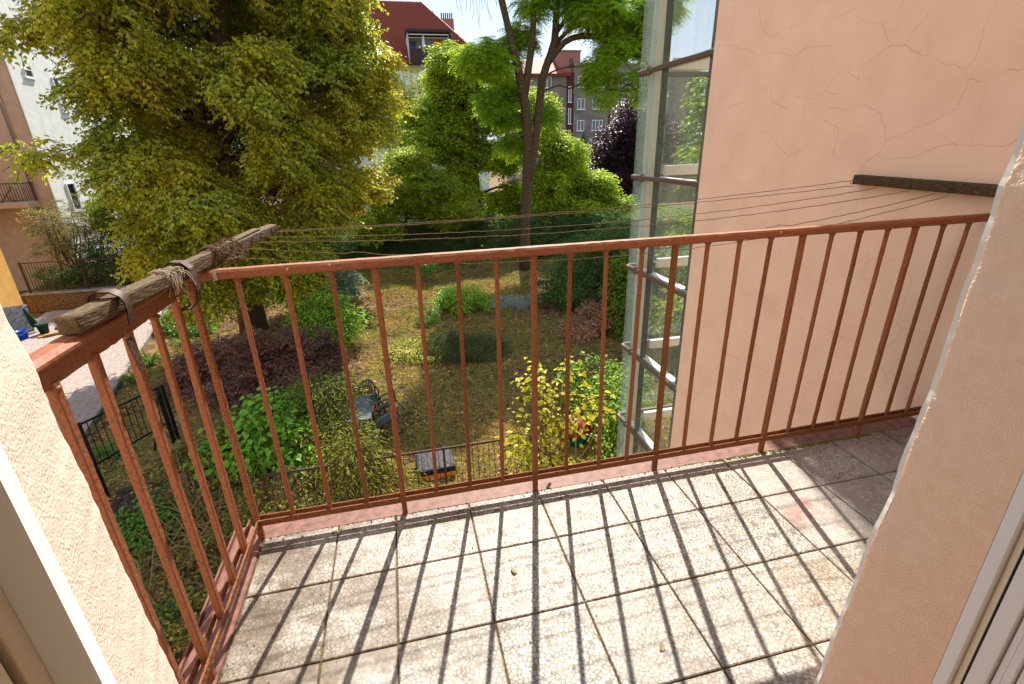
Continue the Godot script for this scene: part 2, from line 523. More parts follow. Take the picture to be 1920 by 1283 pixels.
# sprigs through the blobs [centre, radii]: dense near the outside, in clumps with gaps
func fill(buf: PackedFloat32Array, base: Vector3, blobs: Array, n: int, size: float, tints: Array, gap := -0.25, freq := 0.55, tilt := 0.35, shell := 0.5) -> void:
	var weights := []
	var sum := 0.0
	for b in blobs:
		sum += pow(b[1].x * b[1].y * b[1].z, 0.7)
		weights.append(sum)
	var made := 0
	var tries := 0
	while made < n and tries < n * 6:
		tries += 1
		var w := rng.randf() * sum
		var k := 0
		while weights[k] < w: k += 1
		var d := Vector3(rng.randfn(), rng.randfn(), rng.randfn()).normalized()
		var rr := pow(rng.randf(), shell)
		var p: Vector3 = blobs[k][0] + d * rr * blobs[k][1]
		if lump.get_noise_3dv(p * freq * 2.0) + 0.35 * lump.get_noise_3dv(p * freq * 6.0) < gap: continue
		var open := false
		for o in holes:
			if ((p - o[0]) / o[1]).length() < 1.0: open = true
		if open: continue
		made += 1
		var yaw := atan2(-d.z, d.x) + rng.randf_range(-0.7, 0.7)
		if Vector2(d.x, d.z).length() < 0.4: yaw = rng.randf() * TAU
		var b := Basis(Vector3.UP, yaw) * Basis(Vector3(0, 0, 1), d.y * tilt + rng.randf_range(-0.3, 0.2)) * Basis(Vector3(1, 0, 0), rng.randf_range(-0.4, 0.4))
		var s := size * rng.randf_range(0.75, 1.25)
		var t: float = clampf(0.5 + 0.9 * lump.get_noise_3dv(p * 0.6 + Vector3(31, 7, 3)) + rng.randf_range(-0.25, 0.25), 0.0, 1.0)
		var c: Color = tints[0].lerp(tints[1], t)
		add(buf, b.scaled(Vector3.ONE * s), p - base, c)


# breaks big crown masses up into many flattish leaf clumps with room between them
func clumps(blobs: Array, n: int, r: float, squash := 0.52) -> Array:
	var out := []
	var weights := []
	var sum := 0.0
	for b in blobs:
		sum += pow(b[1].x * b[1].y * b[1].z, 0.75)
		weights.append(sum)
	var tries := 0
	while out.size() < n and tries < n * 40:
		tries += 1
		var w := rng.randf() * sum
		var k := 0
		while weights[k] < w: k += 1
		var d := Vector3(rng.randfn(), rng.randfn(), rng.randfn()).normalized()
		var size := r * rng.randf_range(0.7, 1.3)
		size = minf(size, minf(blobs[k][1].x, blobs[k][1].z))
		var p: Vector3 = blobs[k][0] + d * pow(rng.randf(), 0.3) * (blobs[k][1] - Vector3.ONE * minf(size * 0.5, blobs[k][1].y * 0.8)).max(Vector3.ZERO)
		var near := false
		for o in out:
			if o[0].distance_to(p) < (o[1].x + size) * 0.42:
				near = true
				break
		if near and tries < n * 30: continue
		out.append([p, Vector3(size, size * squash * rng.randf_range(0.8, 1.2), size)])
	return out


func limb(st: SurfaceTool, a: Vector3, b: Vector3, r0: float, r1: float, sag := 0.0, sides := 6) -> void:
	var d := b - a
	var j := d.length() * 0.12
	var pts := [a]
	for k in [0.3, 0.6, 0.85]:
		pts.append(a + d * k + Vector3(rng.randf_range(-j, j), rng.randf_range(-j, j) + sag * sin(k * PI), rng.randf_range(-j, j)) * 0.7)
	pts.append(b)
	var c := curve(pts, 7)
	var r := []
	for k in 7: r.append(lerpf(r0, r1, k / 6.0))
	tube(st, c, r, sides, false)


# trunks: list of [points, radii]; branches run from the trunk's nearest upper point to the blobs
func tree(called: String, label: String, category: String, base: Vector3, trunks: Array, blobs: Array, n: int, mesh: Mesh, size: float, lm: Material, bark: Material, tints: Array, opt := {}) -> Node3D:
	var o := thing(called, label, category, base, 0.0, opt.get("group", ""))
	if opt.has("clumps"): blobs = clumps(blobs, opt.clumps[0], opt.clumps[1], opt.get("squash", 0.52))
	holes = opt.get("holes", [])
	var forks := []
	for t in trunks:
		var st := smooth()
		var pts := []
		for p in t[0]: pts.append(p - base)
		var c := curve(pts, opt.get("rings", 14))
		var rr := []
		for k in c.size():
			var f: float = float(k) / (c.size() - 1) * (t[1].size() - 1)
			var i := mini(int(f), t[1].size() - 2)
			rr.append(lerpf(t[1][i], t[1][i + 1], f - i))
		tube(st, c, rr, opt.get("sides", 10), true, opt.get("wob", 0.12))
		obj("trunk" if t == trunks[0] else "limb", st, bark, o)
		for k in range(c.size() / 3, c.size()): forks.append([c[k], rr[k]])
	var bs := smooth()
	for b in blobs:
		var to: Vector3 = b[0] - base
		var best = forks[0]
		for f in forks:
			if f[0].distance_to(to) + maxf(0.0, f[0].y - to.y) * 1.5 < best[0].distance_to(to) + maxf(0.0, best[0].y - to.y) * 1.5: best = f
		limb(bs, best[0], to, minf(best[1] * 0.5, opt.get("branch", 0.12)), 0.035, 0.2)
		for k in opt.get("twigs", 6):
			var d := Vector3(rng.randfn(), rng.randfn(), rng.randfn()).normalized()
			limb(bs, to.lerp(best[0], rng.randf_range(0.0, 0.4)), to + d * b[1] * 0.9, 0.032, 0.008, 0.1, 4)
	obj("branches", bs, bark, o)
	var buf := PackedFloat32Array()
	fill(buf, base, blobs, n, size, tints, opt.get("gap", -0.25), opt.get("freq", 0.55), opt.get("tilt", 0.35), opt.get("shell", 0.5))
	copies("crown", o, mesh, lm, buf, "stuff")
	holes = []
	return o


func bush(called: String, label: String, category: String, base: Vector3, blobs: Array, n: int, mesh: Mesh, size: float, lm: Material, tints: Array, opt := {}) -> Node3D:
	var o := thing(called, label, category, base, 0.0, opt.get("group", ""))
	var bs := smooth()
	for b in blobs:
		for k in opt.get("stems", 5):
			var d := Vector3(rng.randfn(), absf(rng.randfn()), rng.randfn()).normalized()
			limb(bs, Vector3(b[0].x - base.x, 0, b[0].z - base.z) * 0.5 + Vector3(rng.randf_range(-0.15, 0.15), -0.03, rng.randf_range(-0.15, 0.15)), b[0] - base + d * b[1] * 0.85, opt.get("thick", 0.022), 0.006, 0.1, 5)
	obj("stem", bs, opt.get("bark", M.twig), o).set_meta("kind", "stuff")
	var buf := PackedFloat32Array()
	fill(buf, base, blobs, n, size, tints, opt.get("gap", -0.35), opt.get("freq", 1.2), opt.get("tilt", 0.5), opt.get("shell", 0.45))
	copies("foliage", o, mesh, lm, buf, "stuff")
	return o


# =====================================================================  ground

func path_edge(z: float) -> float:
	return -8.25 + (z + 11.0) * 0.2


func make_ground() -> void:
	var st := smooth()
	var xs := [-320.0, -180.0, -110.0, -70.0]
	for k in 100: xs.append(-40.0 + k * 0.8)
	xs.append_array([55.0, 90.0, 160.0, 320.0])
	var zs := [-330.0, -200.0, -140.0, -95.0, -75.0]
	for k in 80: zs.append(-60.0 + k * 0.8)
	zs.append_array([12.0, 40.0, 100.0, 300.0])
	var h := func(x: float, z: float) -> Vector3: return Vector3(x, G + 0.07 * lump.get_noise_2d(x * 1.1, z * 1.1), z)
	for i in xs.size() - 1:
		for j in zs.size() - 1:
			quad(st, h.call(xs[i], zs[j + 1]), h.call(xs[i + 1], zs[j + 1]), h.call(xs[i + 1], zs[j]), h.call(xs[i], zs[j]))
	var g := obj("garden_ground", st, M.soil)
	tag(g, "bare earth and dry lawn of the courtyard garden", "ground", "", "structure")

	# the paved yard: base sheet, zigzag pavers, kerb stones
	var p := thing("paved_yard", "yard of grey zigzag pavers along the edge of the lawn", "paving")
	p.set_meta("kind", "structure")
	var ps := flat()
	quad(ps, Vector3(-17.3, G + 0.075, -4), Vector3(path_edge(-4), G + 0.075, -4), Vector3(path_edge(-27.2), G + 0.075, -27.2), Vector3(-17.3, G + 0.075, -27.2))
	obj("bedding", ps, M.paver_joint, p)
	var pm := []
	for kind in 2:
		var s := flat()
		var top := 0.05
		var o := [Vector2(-.107, -.054), Vector2(-.0535, -.036), Vector2(0, -.054), Vector2(.0535, -.036), Vector2(.107, -.054), Vector2(.107, .054), Vector2(.0535, .072), Vector2(0, .054), Vector2(-.0535, .072), Vector2(-.107, .054)]
		for k in o.size():
			var a: Vector2 = o[k]
			var b: Vector2 = o[(k + 1) % o.size()]
			var ai := a * 0.93
			var bi := b * 0.93
			quad(s, Vector3(a.x, 0, a.y), Vector3(a.x, top - .008, a.y), Vector3(b.x, top - .008, b.y), Vector3(b.x, 0, b.y))
			quad(s, Vector3(a.x, top - .008, a.y), Vector3(ai.x, top, ai.y), Vector3(bi.x, top, bi.y), Vector3(b.x, top - .008, b.y))
		for k in 4:
			quad(s, Vector3(o[k].x, top, o[k].y) * Vector3(.93, 1, .93), Vector3(o[9 - k].x, top, o[9 - k].y) * Vector3(.93, 1, .93), Vector3(o[8 - k].x, top, o[8 - k].y) * Vector3(.93, 1, .93), Vector3(o[k + 1].x, top, o[k + 1].y) * Vector3(.93, 1, .93))
		s.generate_normals()
		pm.append(s.commit())
	var rest := PackedFloat32Array()
	var single := 0
	for j in 196:
		var z := -5.0 - j * 0.113
		var xr := path_edge(z) - 0.25
		var i := 0
		while true:
			var x := xr - i * 0.22 - (0.11 if j % 2 == 0 else 0.0) * 0.0
			i += 1
			if x < -17.2: break
			var at := Vector3(x, G + 0.05 + rng.randf_range(-0.003, 0.003), z)
			if z < -12.4 and z > -15.4 and i <= 12 and single < 300:
				single += 1
				var q := put("paver", pm[rng.randi() % 2], M.paver_grey if rng.randf() < 0.6 else M.paver_warm, p)
				q.position = at
			else:
				add(rest, Basis(), at, Color.WHITE)
	copies("pavers", p, pm[0], M.paver_grey, rest, "stuff")
	var z0 := -5.0
	while z0 > -27.0:
		var ks := flat()
		var za := Vector3(path_edge(z0) - 0.05, G + 0.09, z0)
		var zb := Vector3(path_edge(z0 - 0.78) - 0.05, G + 0.09, z0 - 0.78)
		bar(ks, za, zb, 0.08, 0.16, 0.01)
		obj("kerb_stone", ks, M.concrete, p)
		z0 -= 0.8


# =====================================================================  houses far off

# a window in the plane x-y of its parent, looking along +z; x, y is the middle
func window(parent: Node3D, at: Vector3, w: float, h: float, panes: int, frame_mat: Material, glass_mat: Material, turn := 0.0, t := 0.07, sill := 0.24) -> void:
	var f := flat()
	box(f, Vector3(-w / 2 + t / 2, 0, 0), Vector3(t, h, 0.12))
	box(f, Vector3(w / 2 - t / 2, 0, 0), Vector3(t, h, 0.12))
	box(f, Vector3(0, h / 2 - t / 2, 0), Vector3(w - 2 * t, t, 0.12))
	box(f, Vector3(0, -h / 2 + t / 2, 0), Vector3(w - 2 * t, t, 0.12))
	for k in range(1, panes):
		box(f, Vector3(-w / 2 + w * k / panes, 0, -0.005), Vector3(t * 1.3, h - 2 * t, 0.1))
	box(f, Vector3(0, -h / 2 - 0.04, sill / 2 - 0.04), Vector3(w + 0.16, 0.06, sill))
	f.generate_normals()
	var o := put("window", f.commit(), frame_mat, parent)
	o.position = at
	o.rotation.y = turn
	var iw := w / panes
	for k in panes:
		var g := flat()
		box(g, Vector3(-w / 2 + iw * (k + 0.5), 0, -0.015), Vector3(iw - t * 0.9, h - t * 1.6, 0.02))
		obj("pane", g, glass_mat, o)


func make_far_buildings() -> void:
	var st: SurfaceTool
	# -- white house with the red roof and an attic balcony
	var r := thing("white_house", "white house with red tiled hip roof and attic balcony behind the trees", "house")
	st = flat()
	box(st, Vector3(2.0, 1.95, -66.2), Vector3(20.4, 15.9, 10.0))
	obj("wall", st, M.white_wall, r)
	var roof := flat()
	var eave := Vector3(0, 9.85, -60.6)
	var up := Vector3(0, 0.64, -0.768)
	# roof boards under the tiles, left, right and above the balcony opening
	var on := func(x: float, s: float) -> Vector3: return Vector3(x, eave.y, eave.z) + up * s
	var hip := func(s: float) -> float: return 12.79 - s * 0.518
	quad(roof, on.call(-8.0, 0), on.call(3.9, 0), on.call(3.9, 12.5), on.call(-8.0, 12.5))
	quad(roof, on.call(3.9, 5.0), on.call(hip.call(5.0), 5.0), on.call(hip.call(12.5), 12.5), on.call(3.9, 12.5))
	quad(roof, on.call(8.3, 0), on.call(12.79, 0), on.call(hip.call(5.0), 5.0), on.call(8.3, 5.0))
	quad(roof, Vector3(12.79, 9.85, -60.6), Vector3(12.79, 9.85, -72), on.call(hip.call(12.5), 12.5) - Vector3(0, 0, 2), on.call(hip.call(12.5), 12.5))
	var rb := obj("roof", roof, M.roof_tile, r)
	st = smooth()
	for k in 4:
		var y0 := 0.0 if k == 0 or k == 3 else 0.055
		var y1 := 0.055 if k == 0 or k == 1 else (0.0 if k == 3 else 0.055)
		if k == 3: y0 = 0.0; y1 = 0.0
		if k == 2: y0 = 0.055; y1 = 0.0
		quad(st, Vector3(k * 0.06 - 0.12, y0 + 0.06, 0.0), Vector3(k * 0.06 - 0.06, y1 + 0.06, 0.0), Vector3(k * 0.06 - 0.06, y1 + 0.02, -0.36), Vector3(k * 0.06 - 0.12, y0 + 0.02, -0.36))
		quad(st, Vector3(k * 0.06 - 0.12, y0 + 0.03, 0.0), Vector3(k * 0.06 - 0.06, y1 + 0.03, 0.0), Vector3(k * 0.06 - 0.06, y1 + 0.06, 0.0), Vector3(k * 0.06 - 0.12, y0 + 0.06, 0.0))
	st.generate_normals()
	var tile := st.commit()
	var buf := PackedFloat32Array()
	var rot := Basis(Vector3.RIGHT, Vector3.UP.cross(up).normalized(), -up)
	rot = Basis(Vector3.RIGHT, Vector3(0, 0.768, 0.64), Vector3(0, -0.64, 0.768))
	for j in 38:
		for i in 88:
			var x := -8.0 + i * 0.24
			var s := j * 0.33
			if x > hip.call(s) - 0.1: continue
			if x > 3.75 and x < 8.4 and s < 5.05: continue
			add(buf, rot, on.call(x + 0.12, s) + Vector3(0, rng.randf_range(0.0, 0.015), 0), Color.WHITE)
	copies("roof_tiles", rb, tile, M.roof_tile, buf, "stuff")
	st = flat()
	bar(st, on.call(12.84, -0.1), on.call(hip.call(12.5), 12.5), 0.26, 0.2, 0.06)
	obj("hip_ridge", st, M.roof_tile, rb)
	# attic balcony
	st = flat()
	box(st, Vector3(6.1, 9.98, -61.3), Vector3(4.7, 0.22, 2.6))
	box(st, Vector3(6.1, 13.12, -62.2), Vector3(4.9, 0.28, 3.4))
	bar(st, Vector3(8.35, 13.1, -60.9), Vector3(8.9, 11.2, -60.7), 0.3, 0.3)
	bar(st, Vector3(6.35, 10.0, -60.05), Vector3(6.35, 3.0, -61.1), 0.12, 0.12)
	obj("balcony_frame", st, M.brown_trim, r)
	st = flat()
	box(st, Vector3(6.1, 11.5, -63.4), Vector3(4.4, 3.0, 0.2))
	box(st, Vector3(3.85, 11.5, -62.2), Vector3(0.12, 3.0, 2.4))
	box(st, Vector3(8.38, 11.5, -62.2), Vector3(0.12, 3.0, 2.4))
	obj("balcony_wall", st, M.slat_white, r)
	st = flat()
	box(st, Vector3(6.1, 12.75, -60.7), Vector3(4.3, 0.1, 0.1))
	box(st, Vector3(6.1, 12.5, -61.0), Vector3(4.3, 0.06, 0.06))
	obj("awning_rail", st, M.slat_white, r)
	st = flat()
	box(st, Vector3(6.1, 11.25, -60.1), Vector3(4.5, 0.08, 0.08))
	box(st, Vector3(4.9, 10.65, -60.1), Vector3(2.1, 1.1, 0.05))
	obj("balcony_rail", st, M.brown_trim, r)
	for k in 10:
		st = flat()
		box(st, Vector3(6.15 + k * 0.22, 10.66, -60.08), Vector3(0.15, 1.1, 0.04))
		obj("slat", st, M.slat_white, r)
	window(r, Vector3(4.45, 12.0, -63.25), 0.9, 1.2, 1, M.slat_white, M.blue_glass)
	st = flat()
	box(st, Vector3(7.7, 11.2, -63.28), Vector3(0.9, 2.2, 0.06))
	obj("door", st, M.window_glass, r)
	for k in 5:
		for j in 4:
			window(r, Vector3(-5.2 + k * 3.4, 7.6 - j * 3.0, -61.16), 1.3, 1.6, 2, M.slat_white, M.window_glass)
	st = flat()
	box(st, Vector3(9.3, 14.6, -70.0), Vector3(1.6, 3.0, 0.9))
	var ch := obj("chimney", st, M.rose_wall, rb)
	for k in 6:
		st = smooth()
		tube(st, [Vector3(8.65 + k * 0.26, 16.1, -70.0), Vector3(8.65 + k * 0.26, 16.8, -70.0)], [0.08, 0.08], 8)
		obj("chimney_pot", st, M.brown_trim, rb)
	# laundry on the attic balcony
	for d in [["red_towel", Vector3(7.05, 11.75, -60.9), Vector3(0.62, 1.1, 0.05), "red_cloth", "dark red towel hung above the attic balcony rail"], ["blue_towel", Vector3(7.2, 11.2, -60.75), Vector3(0.7, 0.5, 0.05), "blue_cloth", "blue cloth hung below the red towel on the attic balcony"], ["folded_parasol", Vector3(5.5, 12.0, -61.0), Vector3(0.34, 1.5, 0.3), "white_cloth", "folded white parasol standing on the attic balcony"]]:
		st = smooth()
		var c: Vector3 = d[1]
		var s: Vector3 = d[2]
		if d[0] == "folded_parasol":
			lathe(st, [[0.03, -1.3], [0.03, -0.7], [0.2, -0.7], [0.15, 0.2], [0.07, 0.75], [0.0, 0.85]], c, 10)
		else:
			for k in 8:
				var xa := c.x - s.x / 2 + s.x * k / 8.0
				var xb := xa + s.x / 8.0
				var f: Callable = func(x: float) -> float: return 0.07 * sin(x * 22.0)
				quad(st, Vector3(xa, c.y - s.y / 2, c.z + f.call(xa)), Vector3(xb, c.y - s.y / 2, c.z + f.call(xb)), Vector3(xb, c.y + s.y / 2, c.z + f.call(xb) * 0.4), Vector3(xa, c.y + s.y / 2, c.z + f.call(xa) * 0.4))
		tag(obj(d[0], st, M[d[3]]), d[4], "parasol" if d[0] == "folded_parasol" else "towel")

	# -- grey block with the dark red stair strip
	var g := thing("grey_block", "grey apartment block with white windows and a dark red stair strip", "apartment building")
	st = flat()
	box(st, Vector3(37.8, 3.0, -80.0), Vector3(20.4, 18.0, 12.0))
	box(st, Vector3(23.3, 2.2, -80.3), Vector3(6.6, 16.4, 12.0))
	obj("wall", st, M.grey_wall, g)
	st = flat()
	box(st, Vector3(27.1, 2.4, -80.2), Vector3(1.0, 16.8, 12.2))
	obj("stair_strip", st, M.red_band, g)
	st = flat()
	box(st, Vector3(27.2, 12.0, -78.6), Vector3(3.0, 3.0, 8.0))
	box(st, Vector3(27.2, 13.6, -78.6), Vector3(3.2, 0.2, 8.2))
	obj("roof_turret", st, M.rose_wall, g)
	window(g, Vector3(27.3, 12.2, -74.55), 0.4, 0.9, 1, M.brown_trim, M.window_glass)
	st = flat()
	box(st, Vector3(23.4, 10.5, -79.9), Vector3(7.2, 0.3, 12.6))
	quad(st, Vector3(19.5, 10.6, -73.4), Vector3(26.4, 10.6, -73.4), Vector3(25.8, 13.0, -78), Vector3(20, 13.0, -78))
	obj("roof", st, M.roof_tile, g)
	for j in 6:
		var y := 9.6 - j * 2.9
		window(g, Vector3(28.7, y, -73.95), 1.12, 1.45, 2, M.white_frame, M.window_glass)
		window(g, Vector3(31.35, y, -73.95), 1.7, 1.45, 3, M.white_frame, M.window_glass)
		window(g, Vector3(35.4, y, -73.95), 1.7, 1.45, 3, M.white_frame, M.window_glass)
		window(g, Vector3(38.6, y, -73.95), 1.12, 1.45, 2, M.white_frame, M.window_glass)
		window(g, Vector3(27.0, y - 1.6, -74.05), 0.42, 2.1, 1, M.white_frame, M.window_glass)
		window(g, Vector3(23.6, y, -74.25), 1.3, 1.45, 2, M.white_frame, M.window_glass)
	st = flat()
	bar(st, Vector3(33.2, -6, -73.9), Vector3(33.2, 12, -73.9), 0.13, 0.13)
	obj("downpipe", st, M.red_band, g)

	# -- beige house on the left, its right side white and in the sun
	var b := thing("beige_house", "beige house with a balcony and a sunlit white gable side", "house")
	st = flat()
	box(st, Vector3(-28.3, 5.0, -38.0), Vector3(19.4, 22.0, 10.0))
	obj("wall", st, M.beige_wall, b)
	st = flat()
	box(st, Vector3(-21.3, 5.0, -40.6), Vector3(5.5, 22.0, 15.0))
	obj("side_wall", st, M.white_wall, b)
	for w in [[-34.9, -0.85, 0.85, 1.6, 1, "window_glass"], [-34.62, 5.8, 0.75, 0.42, 1, "window_glass"], [-36.95, 8.5, 0.6, 1.3, 1, "slat_white"], [-38.8, 8.3, 0.95, 1.2, 2, "blue_glass"], [-36.98, 5.6, 0.6, 0.55, 1, "window_glass"], [-37.05, 4.5, 0.6, 1.0, 1, "slat_white"], [-41.5, 5.4, 1.0, 1.3, 2, "window_glass"], [-41.5, 2.4, 1.0, 1.3, 2, "window_glass"], [-38.4, -0.8, 1.0, 1.5, 2, "window_glass"], [-41.5, -0.8, 1.0, 1.5, 2, "window_glass"]]:
		window(b, Vector3(-18.53, w[1], w[0]), w[2], w[3], w[4], M.white_frame, M[w[5]], PI / 2, 0.06, 0.12)
	st = smooth()
	tube(st, [Vector3(-19.38, 12, -32.9), Vector3(-19.38, -5.0, -32.9)], [0.07, 0.07], 8)
	obj("downpipe", st, M.pipe, b)
	st = flat()
	box(st, Vector3(-22.6, -1.02, -32.45), Vector3(6.8, 0.3, 1.15), Basis(), 0.03)
	obj("balcony_slab", st, M.beige_wall, b)
	st = flat()
	box(st, Vector3(-22.6, 0.14, -31.95), Vector3(6.7, 0.05, 0.05))
	box(st, Vector3(-22.6, -0.75, -31.95), Vector3(6.7, 0.03, 0.03))
	box(st, Vector3(-19.28, 0.14, -32.45), Vector3(0.05, 0.05, 1.0))
	obj("balcony_rail", st, M.rusty_iron, b)
	for k in 30:
		st = flat()
		if k < 24: box(st, Vector3(-19.3 - k * 0.135, -0.32, -31.95), Vector3(0.022, 0.95, 0.022))
		else: box(st, Vector3(-19.28, -0.32, -32.05 - (k - 24) * 0.15), Vector3(0.022, 0.95, 0.022))
		obj("baluster", st, M.rusty_iron, b)
	st = flat()
	box(st, Vector3(-23.0, 0.6, -32.97), Vector3(1.6, 2.4, 0.1))
	obj("balcony_door", st, M.window_glass, b)
	# folded garden chair on that balcony
	var dc := thing("folding_chair", "wooden folding chair on the beige house's balcony", "chair", Vector3(-20.3, -0.87, -32.3), 0.4)
	for s in [-1.0, 1.0]:
		st = flat()
		bar(st, Vector3(-0.35, 0, s * 0.22), Vector3(0.3, 0.85, s * 0.22), 0.04, 0.04)
		bar(st, Vector3(0.25, 0, s * 0.2), Vector3(-0.15, 0.42, s * 0.2), 0.04, 0.04)
		obj("side_frame", st, M.plank, dc)
	for k in 6:
		st = flat()
		bar(st, Vector3(0.02 + k * 0.05, 0.5 + k * 0.065, -0.22), Vector3(0.02 + k * 0.05, 0.5 + k * 0.065, 0.22), 0.045, 0.02)
		obj("slat", st, M.plank, dc)

	# -- yellow house whose sunlit side closes the yard
	var y := thing("yellow_house", "yellow house wall in the sun at the far left of the yard", "house")
	st = flat()
	box(st, Vector3(-20.9, -1.0, -17.0), Vector3(8.0, 10.0, 16.2))
	obj("wall", st, M.yellow_wall, y)
	st = flat()
	box(st, Vector3(-16.89, -5.75, -17.0), Vector3(0.06, 0.5, 16.3))
	obj("plinth", st, M.concrete, y)
	# -- low stone wall with its iron fence at the back of the yard
	var w2 := thing("stone_wall", "low wall of thin stones along the back of the paved yard", "wall")
	st = flat()
	box(st, Vector3(-14.1, G + 0.42, -27.75), Vector3(8.6, 0.92, 0.5))
	obj("core", st, M.mortar, w2)
	st = flat()
	for j in 9:
		var x := -18.3
		while x < -9.9:
			var l := rng.randf_range(0.18, 0.42)
			box(st, Vector3(x + l / 2, G + 0.05 + j * 0.095, -27.5), Vector3(l - 0.015, 0.08, rng.randf_range(0.05, 0.1)), Basis(), 0.012)
			x += l
	obj("stonework", st, M.brick, w2).set_meta("kind", "stuff")
	st = flat()
	box(st, Vector3(-14.1, G + 0.93, -27.7), Vector3(8.7, 0.09, 0.62), Basis(), 0.02)
	obj("coping", st, M.concrete, w2)
	var f2 := thing("yard_fence", "brown iron bar fence on top of the low stone wall", "fence")
	for x in [-18.1, -15.5, -12.8, -10.2]:
		st = flat()
		box(st, Vector3(x, G + 1.75, -27.7), Vector3(0.07, 1.62, 0.07))
		obj("post", st, M.rusty_iron, f2)
	for yy in [2.5, 1.12]:
		st = flat()
		box(st, Vector3(-14.15, G + yy, -27.7), Vector3(7.9, 0.045, 0.045))
		obj("rail", st, M.rusty_iron, f2)
	for k in 60:
		st = flat()
		box(st, Vector3(-18.0 + k * 0.13, G + 1.81, -27.7), Vector3(0.018, 1.36, 0.018))
		obj("bar", st, M.rusty_iron, f2)


# =====================================================================  pink wall with its cracks

func crack_texture() -> ImageTexture:
	var lines := [
		[-2.22, 2.07, -2.02, 2.03, -1.84, 1.98, -1.72, 1.92, -1.61, 1.93, -1.5, 1.91, -1.38, 1.87, -1.28, 1.9, -1.08, 1.88],
		[-1.81, 2.27, -1.76, 2.14, -1.7, 2.05, -1.62, 2.02, -1.53, 2.03, -1.38, 2.05, -1.25, 2.14],
		[-0.86, 1.68, -0.85, 1.74, -0.78, 1.78, -0.71, 1.82, -0.62, 1.81, -0.53, 1.75, -0.47, 1.74, -0.38, 1.69, -0.31, 1.67, -0.27, 1.62, -0.27, 1.57, -0.29, 1.5],
		[-0.29, 1.5, -0.35, 1.46, -0.46, 1.42, -0.53, 1.38, -0.6, 1.36, -0.63, 1.42, -0.67, 1.5, -0.73, 1.52, -0.76, 1.55, -0.9, 1.54, -1.03, 1.55],
		[-0.27, 1.62, -0.21, 1.6, -0.13, 1.63, 0.1, 1.62], [-0.29, 1.66, -0.26, 1.7, -0.27, 1.82, -0.25, 1.91],
		[-0.6, 1.36, -0.63, 1.3, -0.62, 1.28, -0.55, 1.27, -0.41, 1.29, -0.35, 1.33, -0.26, 1.35, -0.04, 1.33, 0.05, 1.4], [-0.63, 1.3, -0.7, 1.25, -0.72, 1.2],
		[-1.32, 1.63, -1.22, 1.62, -1.14, 1.61, -1.08, 1.64, -0.99, 1.62], [-0.86, 1.68, -0.94, 1.73, -1.02, 1.73, -1.04, 1.69, -1.13, 1.56],
		[-1.65, 1.45, -1.53, 1.43, -1.43, 1.36, -1.28, 1.28, -1.17, 1.31], [-2.01, 1.62, -1.83, 1.64, -1.69, 1.72, -1.55, 1.71, -1.53, 1.63, -1.35, 1.56],
		[-1.06, 1.49, -0.92, 1.43, -0.92, 1.28], [-1.89, 1.16, -1.79, 1.1, -1.63, 1.03], [-0.54, 1.93, -0.57, 1.89, -0.62, 1.82], [-1.09, 2.02, -0.99, 2.04, -0.9, 1.96, -0.78, 1.93, -0.71, 1.83],
		[-0.68, 1.09, -0.65, 1.05, -0.64, 0.97], [-0.56, 0.79, -0.54, 0.73, -0.56, 0.65, -0.5, 0.62, -0.52, 0.53],
		[-0.54, 0.73, -0.45, 0.77, -0.39, 0.77, -0.3, 0.73, -0.27, 0.71, -0.27, 0.55, -0.29, 0.45, -0.25, 0.43, -0.25, 0.37, -0.31, 0.29], [-0.25, 0.43, -0.18, 0.45, -0.06, 0.45],
		[-0.77, 0.27, -0.58, 0.26, -0.35, 0.26, -0.24, 0.11], [-1.3, 0.31, -0.96, 0.27, -0.86, 0.26], [-0.99, -0.35, -0.87, -0.35, -0.7, -0.38], [-0.2, 0.15, -0.12, 0.14, -0.05, 0.11], [-1.6, -0.28, -1.12, -0.22]]
	var w := 2048
	var h := 2048
	var im := Image.create(w, h, false, Image.FORMAT_RGB8)
	im.fill(Color.WHITE)
	var mark := func(z: float, y: float, k: float) -> void:
		var px := int((z + 2.4) / 3.6 * w)
		var py := int((3.4 - y) / 5.76 * h)
		if px < 1 or py < 1 or px >= w - 1 or py >= h - 1: return
		im.set_pixel(px, py, im.get_pixel(px, py).lerp(Color(0.72, 0.58, 0.48), k))
	var r := RandomNumberGenerator.new()
	r.seed = 3
	for l in lines:
		var off := Vector2.ZERO
		for i in range(0, l.size() - 2, 2):
			var a := Vector2(l[i], l[i + 1])
			var b := Vector2(l[i + 2], l[i + 3])
			var n := int(a.distance_to(b) / 0.0014) + 1
			var s := r.randf_range(0.15, 0.5)
			for k in n:
				off = off * 0.97 + Vector2(r.randfn(), r.randfn()) * 0.0009
				var q := a.lerp(b, float(k) / n) + off
				mark.call(q.x, q.y, s)
				if s > 0.5: mark.call(q.x + 0.0019, q.y, s * 0.4)
	# finer hairline cracks and chips
	for k in 40:
		var q := Vector2(r.randf_range(-2.3, 0.4), r.randf_range(-2.0, 2.8))
		var dir := r.randf() * TAU
		var s := r.randf_range(0.06, 0.2)
		for i in r.randi_range(60, 260):
			dir += r.randfn() * 0.25
			q += Vector2(cos(dir), sin(dir)) * 0.0024
			mark.call(q.x, q.y, s)
	for k in 120:
		var q := Vector2(r.randf_range(-2.3, 0.9), r.randf_range(-2.0, 2.6))
		for i in r.randi_range(1, 5): mark.call(q.x + r.randfn() * 0.002, q.y + r.randfn() * 0.004, 0.5)
